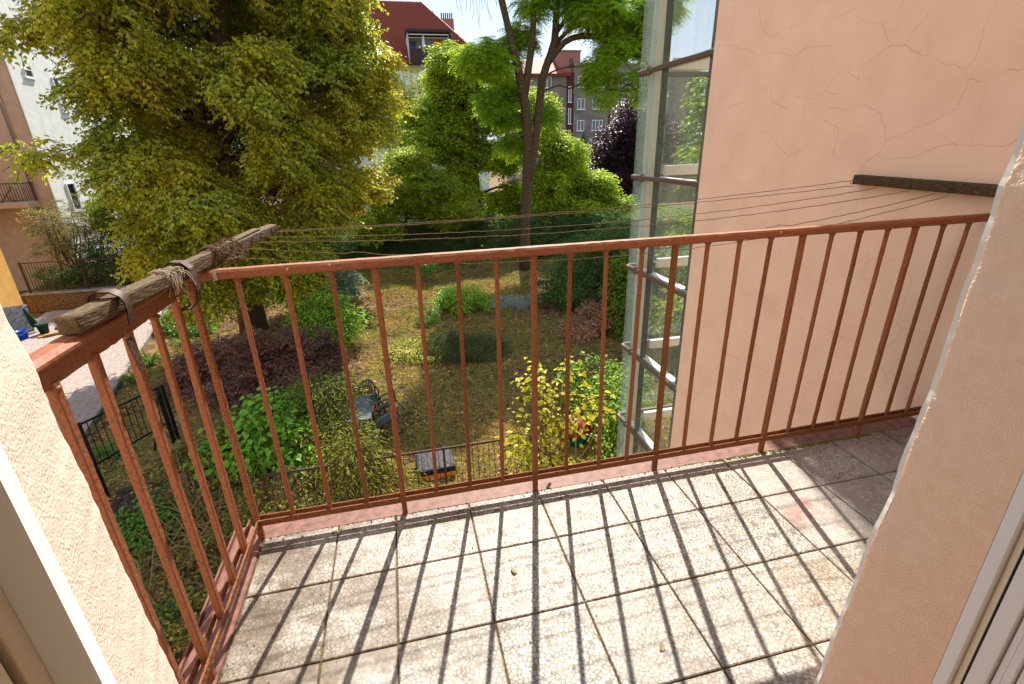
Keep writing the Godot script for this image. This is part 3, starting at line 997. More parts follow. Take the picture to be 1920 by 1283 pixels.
	# faint run-off streaks and patches
	for k in 46:
		var z := r.randf_range(-2.25, 0.6)
		var y := r.randf_range(-0.5, 3.2)
		var s := r.randf_range(0.015, 0.05)
		var wd := r.randi_range(2, 9)
		for i in r.randi_range(120, 620):
			z += r.randfn() * 0.0006
			for j in wd: mark.call(z + j * 0.0018, y - i * 0.0028, s * (1.0 - i / 640.0))
	# dirt where the bottom rail meets the wall
	for k in 900:
		mark.call(r.randfn() * 0.06 + 0.0, 0.09 + r.randfn() * 0.035, 0.35)
	return ImageTexture.create_from_image(im)


func make_side_wall() -> void:
	var o := thing("pink_wall", "tall pink rendered wall with hairline cracks at the balcony's right end", "wall")
	var m: StandardMaterial3D = M.pink_render
	m.detail_enabled = true
	m.detail_blend_mode = BaseMaterial3D.BLEND_MODE_MUL
	m.detail_uv_layer = BaseMaterial3D.DETAIL_UV_2
	m.detail_albedo = crack_texture()
	var st := flat()
	var uv := func(p: Vector3) -> void:
		st.set_uv2(Vector2((p.z + 2.4) / 3.6, (3.4 - p.y) / 5.76))
		st.add_vertex(p)
	for q in [[-6.0, -2.36], [-2.36, 3.4], [3.4, 9.0]]:
		var p := [Vector3(WX, q[0], -2.27), Vector3(WX, q[0], 1.2), Vector3(WX, q[1], 1.2), Vector3(WX, q[1], -2.27)]
		for k in [0, 2, 1, 0, 3, 2]: uv.call(p[k])
	st.set_uv2(Vector2(0.001, 0.001))
	quad(st, Vector3(9.0, -6, -2.27), Vector3(WX, -6, -2.27), Vector3(WX, 9, -2.27), Vector3(9.0, 9, -2.27))
	quad(st, Vector3(WX, 9, 1.2), Vector3(9, 9, 1.2), Vector3(9, 9, -2.27), Vector3(WX, 9, -2.27))
	quad(st, Vector3(9, -6, 1.2), Vector3(9, -6, -2.27), Vector3(9, 9, -2.27), Vector3(9, 9, 1.2))
	quad(st, Vector3(WX, -6, 1.2), Vector3(9, -6, 1.2), Vector3(9, 9, 1.2), Vector3(WX, 9, 1.2))
	obj("render", st, m, o)


# =====================================================================  glazed lift tower

func make_glass_tower() -> void:
	var o := thing("glass_tower", "glazed lift tower with brown rails and white beams beside the pink wall", "lift tower")
	var x0 := 3.5
	var x1 := 5.5
	var za := -4.1
	var zm := -3.84
	var zb := -2.29
	var st: SurfaceTool
	var lev := []
	for k in 12: lev.append(-5.6 + k * 1.1)
	var pane := func(called: String, c: Vector3, s: Vector3, m: Material) -> void:
		var g := flat()
		box(g, c, s)
		obj(called, g, m, o)
	for k in lev.size() - 1:
		var y: float = lev[k] + 0.55
		var h := 1.04
		pane.call("pane", Vector3(x0, y, (zm + zb) / 2), Vector3(0.008, h, zb - zm - 0.02), M.glass)
		pane.call("pane", Vector3(x0, y, (zm + za) / 2), Vector3(0.008, h, zm - za - 0.02), M.dusty_glass)
		pane.call("pane", Vector3((x0 + x1) / 2, y, za), Vector3(x1 - x0 - 0.03, h, 0.008), M.glass)
		pane.call("pane", Vector3(x1, y, (za + zb) / 2), Vector3(0.008, h, zb - za - 0.02), M.glass)
	for k in lev.size():
		var y: float = lev[k]
		st = flat()
		box(st, Vector3(x0 - 0.012, y, (za + zb) / 2), Vector3(0.05, 0.05, zb - za), Basis(), 0.008)
		obj("rail", st, M.tower_rail, o)
		st = flat()
		box(st, Vector3((x0 + x1) / 2, y, za - 0.012), Vector3(x1 - x0, 0.05, 0.05), Basis(), 0.008)
		obj("rail", st, M.tower_rail, o)
		st = flat()
		box(st, Vector3(x0 - 0.02, y, zm), Vector3(0.05, 0.09, 0.05), Basis(), 0.012)
		obj("clamp", st, M.tower_rail, o)
		st = flat()
		box(st, Vector3(x0 + 0.075, y + 0.005, (zm + zb) / 2 - 0.02), Vector3(0.09, 0.03, zb - zm))
		obj("ledge", st, M.tower_white, o)
		st = flat()
		box(st, Vector3((x0 + x1) / 2 + 0.1, y + 0.07, zm - 0.02), Vector3(x1 - x0 - 0.35, 0.11, 0.06))
		obj("cross_beam", st, M.tower_white, o)
	for c in [[x0 + 0.14, za + 0.13, 0.13, "tower_column"], [x1 - 0.1, za + 0.13, 0.12, "tower_column"], [x1 - 0.1, zb - 0.15, 0.12, "tower_dark"]]:
		st = flat()
		box(st, Vector3(c[0], 0.3, c[1]), Vector3(c[2], 12.6, c[2]), Basis(), 0.012)
		obj("column", st, M[c[3]], o)
	for c in [[x0 + 0.04, -3.6, 0.06, 0.05, "tower_dark"], [x0 + 0.08, -2.78, 0.08, 0.08, "tower_rail"], [x0 + 0.5, -2.7, 0.05, 0.05, "tower_dark"], [x0 + 0.75, -3.35, 0.05, 0.09, "tower_column"], [x0 + 1.0, -2.75, 0.09, 0.06, "tower_column"], [x0 + 1.2, -3.2, 0.05, 0.05, "tower_dark"]]:
		st = flat()
		box(st, Vector3(c[0], 0.3, c[1]), Vector3(c[2], 12.6, c[3]), Basis(), 0.008)
		obj("guide_rail", st, M[c[4]], o)


# =====================================================================  the house behind us: plaster jambs, white door frames, room

func jamb_x(y: float, right: bool) -> float:
	if not right:
		return lerpf(0.212, 0.188, clampf((y - 0.4) / 0.9, -0.5, 1.5))
	var ks := [[-0.2, 1.615], [0.02, 1.625], [0.3, 1.645], [0.53, 1.665], [0.74, 1.688], [1.03, 1.70], [1.38, 1.712], [2.6, 1.73]]
	for k in ks.size() - 1:
		if y <= ks[k + 1][0]:
			return lerpf(ks[k][1], ks[k + 1][1], clampf((y - ks[k][0]) / (ks[k + 1][0] - ks[k][0]), 0, 1))
	return 1.73


func make_house() -> void:
	var o := thing("house_wall", "rough peach plastered wall around the open balcony door", "wall")
	var st: SurfaceTool
	st = flat()
	box(st, Vector3(-2.2, 0.5, 1.13), Vector3(4.0, 13.0, 0.25))
	box(st, Vector3(2.55, 0.5, 1.13), Vector3(1.3, 13.0, 0.25))
	box(st, Vector3(0.95, 4.75, 1.13), Vector3(2.2, 4.5, 0.25))
	box(st, Vector3(0.95, -3.1, 1.13), Vector3(2.2, 5.9, 0.25))
	obj("facade", st, M.plaster, o)
	var wave := FastNoiseLite.new()
	wave.frequency = 1.0
	wave.seed = 9
	wave.fractal_octaves = 3
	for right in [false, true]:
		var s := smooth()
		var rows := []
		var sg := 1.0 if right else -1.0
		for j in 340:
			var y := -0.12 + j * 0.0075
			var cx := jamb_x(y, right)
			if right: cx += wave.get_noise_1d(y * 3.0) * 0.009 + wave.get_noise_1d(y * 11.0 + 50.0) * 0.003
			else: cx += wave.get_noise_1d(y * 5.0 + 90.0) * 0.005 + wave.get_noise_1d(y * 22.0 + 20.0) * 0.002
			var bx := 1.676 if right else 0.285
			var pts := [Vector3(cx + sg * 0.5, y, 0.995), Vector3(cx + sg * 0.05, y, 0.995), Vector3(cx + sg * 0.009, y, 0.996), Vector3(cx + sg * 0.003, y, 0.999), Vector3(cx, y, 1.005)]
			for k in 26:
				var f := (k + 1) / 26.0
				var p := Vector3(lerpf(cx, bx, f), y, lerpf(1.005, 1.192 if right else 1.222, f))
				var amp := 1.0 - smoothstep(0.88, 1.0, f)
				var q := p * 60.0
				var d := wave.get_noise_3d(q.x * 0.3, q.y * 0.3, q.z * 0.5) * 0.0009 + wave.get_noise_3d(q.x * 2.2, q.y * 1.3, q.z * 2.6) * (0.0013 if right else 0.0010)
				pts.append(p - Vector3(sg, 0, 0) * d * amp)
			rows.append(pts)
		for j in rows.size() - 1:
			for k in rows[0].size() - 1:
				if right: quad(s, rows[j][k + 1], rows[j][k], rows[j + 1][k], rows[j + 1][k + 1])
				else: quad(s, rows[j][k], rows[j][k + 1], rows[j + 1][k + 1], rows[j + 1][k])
		obj("door_reveal", s, M.plaster if right else M.sunlit_plaster, o)
		# painted highlight: thin white ribbon standing in for sunlight on the arris
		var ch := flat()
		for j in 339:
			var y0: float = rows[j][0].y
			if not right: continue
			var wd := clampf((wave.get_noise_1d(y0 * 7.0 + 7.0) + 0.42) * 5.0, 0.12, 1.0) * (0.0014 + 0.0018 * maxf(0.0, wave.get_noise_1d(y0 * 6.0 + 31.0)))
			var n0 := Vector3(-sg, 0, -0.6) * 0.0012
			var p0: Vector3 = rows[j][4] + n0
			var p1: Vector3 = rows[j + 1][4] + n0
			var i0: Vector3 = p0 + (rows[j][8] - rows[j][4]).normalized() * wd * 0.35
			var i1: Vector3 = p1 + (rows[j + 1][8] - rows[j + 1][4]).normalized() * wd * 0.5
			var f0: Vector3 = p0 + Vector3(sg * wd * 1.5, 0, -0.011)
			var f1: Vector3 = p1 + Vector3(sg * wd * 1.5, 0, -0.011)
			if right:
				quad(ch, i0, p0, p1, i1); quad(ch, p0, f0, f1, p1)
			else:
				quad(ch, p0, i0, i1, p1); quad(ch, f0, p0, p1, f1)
		if right: obj("edge_highlight", ch, M.highlight_white, o)
	# door frame and open leaves
	var d := thing("balcony_door", "white balcony door frame with both leaves opened inwards", "door")
	st = flat()
	box(st, Vector3(0.262, 1.15, 1.229), Vector3(0.052, 2.4, 0.034), Basis(Vector3.UP, 0.3), 0.003)
	obj("frame", st, M.white_frame, d)
	st = flat()
	box(st, Vector3(0.236, 1.15, 1.255), Vector3(0.052, 2.4, 0.02), Basis(), 0.003)
	obj("frame_rebate", st, M.cream_frame, d)
	st = flat()
	box(st, Vector3(0.235, 1.15, 1.57), Vector3(0.045, 2.3, 0.6), Basis(), 0.006)
	box(st, Vector3(0.262, 1.15, 1.60), Vector3(0.012, 2.1, 0.45), Basis(), 0.004)
	obj("leaf", st, M.cream_frame, d)
	st = flat()
	box(st, Vector3(1.706, 1.15, 1.2045), Vector3(0.062, 2.4, 0.027), Basis(), 0.003)
	obj("frame", st, M.white_frame, d)
	st = flat()
	box(st, Vector3(1.716, 1.15, 1.224), Vector3(0.06, 2.4, 0.010))
	obj("frame_rebate", st, M.cream_frame, d)
	st = flat()
	box(st, Vector3(1.716, 1.15, 1.232), Vector3(0.055, 2.4, 0.005))
	obj("gasket", st, M.gasket, d)
	st = flat()
	for q in [[1.279, 0.03, 0.0], [1.302, 0.012, 0.007], [1.316, 0.014, 0.003], [1.331, 0.012, 0.008], [1.60, 0.52, 0.0]]:
		box(st, Vector3(1.711 + q[2], 1.15, q[0] - 0.030), Vector3(0.055, 2.3, q[1]), Basis(), 0.002)
	obj("leaf", st, M.white_frame, d)
	st = flat()
	box(st, Vector3(0.95, 2.42, 1.24), Vector3(1.5, 0.14, 0.05), Basis(), 0.003)
	obj("frame_head", st, M.white_frame, d)
	# the room
	st = flat()
	box(st, Vector3(1.0, -0.06, 3.2), Vector3(5.2, 0.1, 3.9))
	tag(obj("room_floor", st, M.parquet), "wooden floor of the room behind the balcony door", "floor", "", "structure")
	st = flat()
	box(st, Vector3(1.0, 2.72, 3.2), Vector3(5.4, 0.12, 4.1))
	tag(obj("room_ceiling", st, M.room_paint), "white ceiling of the room behind the balcony door", "ceiling", "", "structure")
	st = flat()
	box(st, Vector3(1.0, 1.3, 5.2), Vector3(5.4, 2.7, 0.12))
	box(st, Vector3(-1.66, 1.3, 3.2), Vector3(0.12, 2.7, 3.9))
	box(st, Vector3(3.66, 1.3, 3.2), Vector3(0.12, 2.7, 3.9))
	box(st, Vector3(-0.72, 1.3, 1.31), Vector3(1.8, 2.7, 0.10))
	box(st, Vector3(2.66, 1.3, 1.31), Vector3(1.85, 2.7, 0.10))
	box(st, Vector3(0.95, 2.58, 1.31), Vector3(1.5, 0.16, 0.10))
	tag(obj("room_wall", st, M.room_paint), "pale walls of the room behind the balcony door", "wall", "", "structure")


# =====================================================================  balcony floor

func terrazzo(seed_: int, dark: float, soft: float) -> ImageTexture:
	var n := FastNoiseLite.new()
	n.noise_type = FastNoiseLite.TYPE_CELLULAR
	n.frequency = 0.044
	n.seed = seed_
	n.cellular_jitter = 1.0
	n.domain_warp_enabled = true
	n.domain_warp_amplitude = 9.0
	n.domain_warp_frequency = 0.06
	n.fractal_type = FastNoiseLite.FRACTAL_NONE
	n.cellular_return_type = FastNoiseLite.RETURN_DISTANCE2_SUB
	var e := n.get_image(1024, 1024)
	n.cellular_return_type = FastNoiseLite.RETURN_CELL_VALUE
	var c := n.get_image(1024, 1024)
	var f := FastNoiseLite.new()
	f.frequency = 0.16
	f.seed = seed_ + 5
	var g := f.get_image(1024, 1024)
	var f2 := FastNoiseLite.new()
	f2.frequency = 0.012
	f2.seed = seed_ + 8
	f2.fractal_octaves = 4
	var w := f2.get_image(1024, 1024)
	var eb := e.get_data()
	var cb := c.get_data()
	var gb := g.get_data()
	var wb := w.get_data()
	var out := PackedByteArray()
	out.resize(1024 * 1024 * 3)
	for i in 1024 * 1024:
		var v := cb[i] / 255.0
		var edge := eb[i] / 255.0
		var grain := (gb[i] / 255.0 - 0.5) * 0.10
		var wear := wb[i] / 255.0
		var lim := 0.10 + 0.13 * fmod(v * 7.3, 1.0) + (0.14 if fmod(v * 3.7, 1.0) < 0.25 else 0.0) + grain * 0.5
		var k := clampf((edge - lim * 0.35) / (lim * 0.65), 0.0, 1.0)
		k = lerpf(k, 0.75, clampf(soft + (wear - 0.5) * 0.8, 0.0, 0.95))
		var tone := 0.59 + 0.12 * fmod(v * 13.7, 1.0)
		var warm := 0.01 + 0.03 * fmod(v * 29.1, 1.0)
		var m := dark + grain
		out[i * 3] = clampi(int(255 * (lerpf(m + 0.02, tone, k) + grain * 0.4)), 0, 255)
		out[i * 3 + 1] = clampi(int(255 * (lerpf(m - 0.01, tone - warm * 0.5, k) + grain * 0.4)), 0, 255)
		out[i * 3 + 2] = clampi(int(255 * (lerpf(m - 0.05, tone - warm * 1.3, k) + grain * 0.4)), 0, 255)
	return ImageTexture.create_from_image(Image.create_from_data(1024, 1024, false, Image.FORMAT_RGB8, out))


# dirt, wear, red paint stain and painted wall shadow over the floor, as a tint
func floor_stains_shade() -> ImageTexture:
	var w := 1024
	var h := 352
	var im := Image.create(w, h, false, Image.FORMAT_RGB8)
	var a := FastNoiseLite.new()
	a.frequency = 0.9
	a.fractal_octaves = 5
	a.seed = 17
	var b := FastNoiseLite.new()
	b.frequency = 9.0
	b.fractal_octaves = 4
	b.seed = 18
	var xj := [0.30, 0.523, 0.823, 1.123, 1.423, 1.723, 2.023, 2.323, 2.623, 2.923]
	var zj := [0.29, 0.587, 0.889]
	for py in h:
		for px in w:
			var x := 3.3 * px / w
			var z := 1.13 * py / h
			var n1 := a.get_noise_2d(x * 2.2, z * 3.4)
			var n2 := b.get_noise_2d(x, z)
			var old := clampf(1.15 - x / 0.85, 0.0, 1.0)
			var d := 0.06 + 0.62 * clampf(n1 * 1.9 + 0.42, 0.0, 1.0) * (0.16 + 0.84 * old)
			d += 0.55 * clampf(n2 * 1.5 - 0.05, 0.0, 1.0) * (0.22 + 0.78 * old)
			for q in xj: d += 0.22 * exp(-absf(x - q) / 0.016) * clampf(0.4 + n2, 0.0, 1.0)
			for q in zj: d += 0.20 * exp(-absf(z - q) / 0.014) * clampf(0.5 + n2, 0.0, 1.0)
			d += 0.35 * exp(-z / 0.05) + 0.22 * clampf(1.0 - (3.05 - x) / 0.45, 0.0, 1.0)  # darker along the kerb; the wall's shadow painted in at the right end
			d = clampf(d, 0.0, 0.85)
			var col := Color(1, 1, 1).lerp(Color(0.50, 0.41, 0.31), d)
			var red := clampf(1.4 - Vector2((x - 2.10) / 0.09, (z - 0.40) / 0.05).length() + n2 * 1.6, 0.0, 1.0)
			col = col.lerp(col * Color(0.95, 0.62, 0.60), red * 0.5)
			var rust := clampf(1.2 - Vector2((x - 1.95) / 0.14, (z - 0.72) / 0.09).length() + n2 * 1.8, 0.0, 1.0)
			col = col.lerp(col * Color(0.97, 0.86, 0.74), rust * 0.45)
			im.set_pixel(px, py, col)
	return ImageTexture.create_from_image(im)


func make_balcony() -> void:
	var o := thing("balcony_floor", "balcony floor of pale terrazzo tiles crossed by the rail's shadows", "floor")
	o.set_meta("kind", "structure")
	var st := flat()
	box(st, Vector3(1.57, -0.115, 0.455), Vector3(3.28, 0.15, 1.07))
	obj("slab", st, M.concrete, o)
	st = flat()
	box(st, Vector3(1.618, -0.023, 0.52), Vector3(3.2, 0.034, 1.02))
	obj("joint_bed", st, M.mortar, o)
	var stains_shade := floor_stains_shade()
	var ms := []
	for k in 3:
		var m := StandardMaterial3D.new()
		m.resource_name = "terrazzo_%d" % k
		m.albedo_texture = terrazzo(100 + k * 7, [0.36, 0.40, 0.44][k], [0.12, 0.30, 0.62][k])
		m.roughness = 0.6
		m.detail_enabled = true
		m.detail_blend_mode = BaseMaterial3D.BLEND_MODE_MUL
		m.detail_uv_layer = BaseMaterial3D.DETAIL_UV_2
		m.detail_albedo = stains_shade
		ms.append(m)
	var xj := [0.022, 0.30, 0.523, 0.823, 1.123, 1.423, 1.723, 2.023, 2.323, 2.623, 2.923, 3.216]
	var zj := [0.012, 0.290, 0.587, 0.889, 1.03]
	for i in xj.size() - 1:
		for j in zj.size() - 1:
			var t := flat()
			var g := 0.0028
			var x0: float = xj[i] + g
			var x1: float = xj[i + 1] - g
			var z0: float = zj[j] + (g if j > 0 else 0.0)
			var z1: float = zj[j + 1] - g
			var uo := Vector2(rng.randf() * 0.54, rng.randf() * 0.54)
			var c := 0.003
			var tx := rng.randfn() * 0.0012
			var tz := rng.randfn() * 0.0012
			var lift := rng.randfn() * 0.0004
			var top := func(x: float, y: float, z: float) -> void:
				t.set_uv(uo + Vector2(x - x0, z - z0) / 0.66)
				t.set_uv2(Vector2(x / 3.3, z / 1.13))
				t.add_vertex(Vector3(x, y + lift + (x - (x0 + x1) / 2) * tx + (z - (z0 + z1) / 2) * tz, z))
			var face := func(p: Array) -> void:
				for k in [0, 2, 1, 0, 3, 2]: top.call(p[k].x, p[k].y, p[k].z)
			var a0 := Vector3(x0 + c, 0, z0 + c); var a1 := Vector3(x1 - c, 0, z0 + c); var a2 := Vector3(x1 - c, 0, z1 - c); var a3 := Vector3(x0 + c, 0, z1 - c)
			var b0 := Vector3(x0, -c * 0.7, z0); var b1 := Vector3(x1, -c * 0.7, z0); var b2 := Vector3(x1, -c * 0.7, z1); var b3 := Vector3(x0, -c * 0.7, z1)
			var dn := Vector3(0, -0.02, 0)
			face.call([a3, a2, a1, a0])
			face.call([a0, a1, b1, b0]); face.call([a1, a2, b2, b1]); face.call([a2, a3, b3, b2]); face.call([a3, a0, b0, b3])
			face.call([b0, b1, b1 + dn, b0 + dn]); face.call([b1, b2, b2 + dn, b1 + dn]); face.call([b2, b3, b3 + dn, b2 + dn]); face.call([b3, b0, b0 + dn, b3 + dn])
			var kind := 0
			if i < 2: kind = 1 if j < 2 else 2
			elif i == 2: kind = 1 if j != 0 else 0
			elif i > 6: kind = 2 if (i * 2 + j) % 4 else 1
			elif j == 2 and i > 3: kind = 1
			elif j == 3 or (i == 6 and j == 2): kind = 1
			obj("floor_tile", t, ms[kind], o)
	# crumbs, moss and specks of dirt along the edge
	var buf := PackedFloat32Array()
	for k in 420:
		var p := Vector3(rng.randf_range(0.05, 3.1), 0.002, pow(rng.randf(), 4.0) * 0.95 + 0.012)
		if rng.randf() < 0.25: p = Vector3(0.025 + pow(rng.randf(), 3.0) * 0.3, 0.002, rng.randf_range(0.02, 0.98))
		var s := rng.randf_range(0.0012, 0.0045) * (0.6 if p.z > 0.1 else 1.0)
		add(buf, Basis(Vector3.UP, rng.randf() * TAU).scaled(Vector3(s, s * 0.6, s * rng.randf_range(0.6, 1.6))), p, Color.WHITE)
	st = flat()
	lathe(st, [[0.0, -1.0], [0.8, -0.5], [1.0, 0.1], [0.6, 0.8], [0.0, 1.0]], Vector3.ZERO, 5)
	st.generate_normals()
	tag(copies("grit", null, st.commit(), M.mortar, buf, "stuff"), "grit and crumbs scattered along the edges of the balcony tiles", "grit")
	# moss along the right end of the kerb
	buf = PackedFloat32Array()
	for k in 500:
		var x := 1.95 + pow(rng.randf(), 0.8) * 0.9
		var s := rng.randf_range(0.002, 0.006)
		add(buf, Basis(Vector3.UP, rng.randf() * TAU).scaled(Vector3(s, s * 0.6, s)), Vector3(x, 0.001, 0.016 + absf(rng.randfn()) * 0.008), Color.WHITE)
	tag(copies("moss", null, st.commit(), M.moss, buf, "stuff"), "yellow-green moss in the joint along the right end of the kerb", "moss")
	# two dry leaves and a flake of paint
	for q in [[2.53, 0.235, 0.5], [0.93, 0.42, 2.0], [1.28, 0.80, 1.0]]:
		var L := Leaves.new()
		L.leaf(Vector3(0, 0.004, 0), Vector3(1, 0.1, 0), Vector3(0.2, 1, 0.3), 0.03, 0.018, Color(0.30, 0.24, 0.16), 0)
		var lf := put("dry_leaf", L.mesh(), M.litter)
		lf.position = Vector3(q[0], 0, q[1])
		lf.rotation.y = q[2]
		tag(lf, ["curled dry leaf lying in the shaded end of the floor", "small dry leaf on a tile near the middle of the front rail", "small dry leaf between two shadow stripes in mid floor"][[2.53, 0.93, 1.28].find(q[0])], "leaf")
	# kerb flashing
	var c := thing("kerb_flashing", "dull pink painted metal edging under the balcony rail", "edging")
	st = flat()
	box(st, Vector3(1.61, -0.016, -0.034), Vector3(3.21, 0.022, 0.086), Basis(), 0.004)
	obj("front_strip", st, M.curb, c)
	st = flat()
	box(st, Vector3(1.56, -0.075, -0.08), Vector3(3.3, 0.11, 0.008), Basis(), 0.002)
	obj("front_apron", st, M.curb, c)
	st = flat()
	box(st, Vector3(-0.039, -0.013, 0.465), Vector3(0.11, 0.024, 1.09), Basis(), 0.004)
	obj("side_strip", st, M.curb, c)
	st = flat()
	box(st, Vector3(-0.098, -0.06, 0.46), Vector3(0.008, 0.14, 1.09), Basis(), 0.002)
	obj("side_apron", st, M.curb, c)
	st = flat()
	bar(st, Vector3(1.17, -0.004, 0.002), Vector3(1.19, 0.012, -0.012), 0.012, 0.003)
	obj("bent_tab", st, M.nail, c)


# =====================================================================  railing

func rough_bar(a: Vector3, b: Vector3, w: float, h: float, v: float, amp := 0.0006, n := 0, up := Vector3.UP) -> SurfaceTool:
	# a square bar with chamfers and a slightly uneven, much painted surface
	var st := smooth()
	if n == 0: n = maxi(8, int(a.distance_to(b) / 0.02))
	var r := along(a, b, up)
	var prof := [Vector2(-w / 2 + v, -h / 2), Vector2(w / 2 - v, -h / 2), Vector2(w / 2, -h / 2 + v), Vector2(w / 2, h / 2 - v), Vector2(w / 2 - v, h / 2), Vector2(-w / 2 + v, h / 2), Vector2(-w / 2, h / 2 - v), Vector2(-w / 2, -h / 2 + v)]
	var last := []
	for i in n + 1:
		var p := a.lerp(b, float(i) / n)
		if amp < 0.00095: p += (r.x * lump.get_noise_2d(a.x * 37.0, 3.0) + r.y * lump.get_noise_2d(a.x * 29.0, 9.0)) * 0.005 * sin(PI * i / n)
		var ring := []
		for k in 8:
			var q: Vector3 = p + r.x * prof[k].x + r.y * prof[k].y
			var d: Vector3 = (r.x * prof[k].x + r.y * prof[k].y).normalized()
			ring.append(q + d * amp * (lump.get_noise_3dv(q * 90.0) + 0.7 * lump.get_noise_3dv(q * 260.0)))
		if i > 0:
			for k in 8:
				var k2 := (k + 1) % 8
				st.set_smooth_group(k + 1)
				quad(st, last[k], last[k2], ring[k2], ring[k])
		if i == 0 or i == n:
			st.set_smooth_group(-1)
			for k in range(1, 7):
				if i == 0: tri(st, ring[0], ring[k + 1], ring[k])
				else: tri(st, ring[0], ring[k], ring[k + 1])
		last = ring
	return st


func make_railing() -> void:
	var o := thing("balcony_railing", "red-brown painted iron balcony railing with square bars", "railing")
	var tops := [0.0044, 0.1404, 0.285, 0.4283, 0.567, 0.7081, 0.8452, 0.983, 1.1196, 1.2585, 1.3977, 1.5434, 1.6798, 1.8183, 1.9585, 2.1, 2.2475, 2.3871, 2.5266, 2.6658, 2.81, 2.9597, 3.0995]
	var feet := [0.0105, 0.1414, 0.2785, 0.4192, 0.5605, 0.6976, 0.8354, 0.9745, 1.1171, 1.2576, 1.4063, 1.5382, 1.6823, 1.8207, 1.9594, 2.092, 2.2402, 2.3732, 2.5137, 2.6529, 2.7943, 2.9487, 3.0741]
	for i in tops.size():
		var post := i % 4 == 0
		var w := 0.0205 if post else 0.0148
		obj("post" if post else "baluster", rough_bar(Vector3(feet[i], -0.006 if post else 0.066, 0), Vector3(tops[i], 1.028, 0), w, w, 0.0025, 0.0008), M.rail if i % 3 else M.rail_worn, o)
	var st := [0.09, 0.2338, 0.3801, 0.5331, 0.6749, 0.815, 0.955]
	var sf := [0.1442, 0.2848, 0.4157, 0.5585, 0.6866, 0.825, 0.96]
	for i in st.size():
		var post := i == 3
		var w := 0.0200 if i != 1 else 0.017
		obj("baluster", rough_bar(Vector3(0.0, -0.004 if post else 0.066, sf[i]), Vector3(-0.014, 1.0, st[i]), w, w, 0.0025, 0.0009), M.rail, o)
	for i in tops.size() + st.size():
		var c := Vector3(tops[i], 1.022, 0.0) if i < tops.size() else Vector3(-0.014, 0.986, st[i - tops.size()])
		var wl := smooth()
		var pr := []
		for k in 5: pr.append([0.0122 * sqrt(maxf(0.0, 1.0 - pow((k - 2.0) / 2.0, 2.0))) * (0.85 + 0.3 * rng.randf()) * (1.0 if i % 4 else 1.2) + 0.0005, (k - 2.0) * 0.0045])
		lathe(wl, pr, c, 9)
		obj("weld", wl, M.rail, o)
	# handrails
	obj("handrail", rough_bar(Vector3(-0.02, 1.041, 0), Vector3(WX, 1.044, 0), 0.042, 0.031, 0.007, 0.0010, 150), M.rail, o)
	obj("handrail", rough_bar(Vector3(-0.018, 1.045, 0.985), Vector3(-0.018, 1.045, -0.02), 0.050, 0.026, 0.010, 0.0012, 60), M.rail, o)
	obj("handrail_flat", rough_bar(Vector3(-0.016, 1.012, 0.985), Vector3(-0.016, 1.012, 0.03), 0.016, 0.044, 0.004, 0.0022, 60), M.rail, o)
	for z in [0.0155, -0.0155]:
		obj("bottom_rail", rough_bar(Vector3(0.0, 0.078, z), Vector3(WX, 0.078, z), 0.007, 0.026, 0.0015, 0.0007, 120), M.rail_worn, o)
	for x in [0.0155, -0.0155]:
		obj("bottom_rail", rough_bar(Vector3(x, 0.078, 0.99), Vector3(x, 0.078, 0.0), 0.007, 0.026, 0.0015, 0.0007, 60), M.rail_worn, o)
	# a strip of tape on the handrail by the corner
	var s := flat()
	box(s, Vector3(0.088, 1.0425, 0.0262), Vector3(0.011, 0.030, 0.0016), Basis(Vector3(0, 0, 1), 0.15))
	obj("tape", s, M.twine, o)
	for q in [[0.43, 1.05], [0.30, 1.045], [2.12, 1.05]]:
		s = smooth()
		lathe(s, [[0.004, 0.0], [0.0035, 0.002], [0.0, 0.003]], Vector3(q[0], q[1], 0.0245), 8, Basis(Vector3.RIGHT, PI / 2))
		obj("rivet", s, M.twine, o)


# =====================================================================  drying rack: pole, beam, lines

func timber(length: float, w: float, h: float, seed_: float) -> SurfaceTool:
	# along +z from the origin, hewn and cracked
	var st := smooth()
	var prof := []
	var m := 6
	for side in 4:
		for k in m:
			var f := (k + 0.1) / (m - 0.8) - 0.5
			prof.append([Vector2(f * w, -h / 2), Vector2(w / 2, f * h), Vector2(-f * w, h / 2), Vector2(-w / 2, -f * h)][side])
	var n := 60
	var last := []
	for i in n + 1:
		var z := length * i / n
		var ring := []
		for k in prof.size():
			var p: Vector2 = prof[k]
			var g := lump.get_noise_3d(p.x * 160.0 + seed_, p.y * 160.0, z * 7.0 + seed_)
			var f := lump.get_noise_3d(p.x * 420.0 + seed_, p.y * 420.0, z * 22.0)
			ring.append(Vector3(p.x, p.y, z + (0.006 * f if i == 0 or i == n else 0.0)) + Vector3(p.x, p.y, 0).normalized() * (g * 0.0009 + f * 0.0007))
		if i > 0:
			for k in prof.size():
				var k2 := (k + 1) % prof.size()
				quad(st, last[k], last[k2], ring[k2], ring[k])
		if i == 0 or i == n:
			for k in range(1, prof.size() - 1):
				if i == 0: tri(st, ring[0], ring[k + 1], ring[k])
				else: tri(st, ring[0], ring[k], ring[k + 1])
		last = ring
	return st


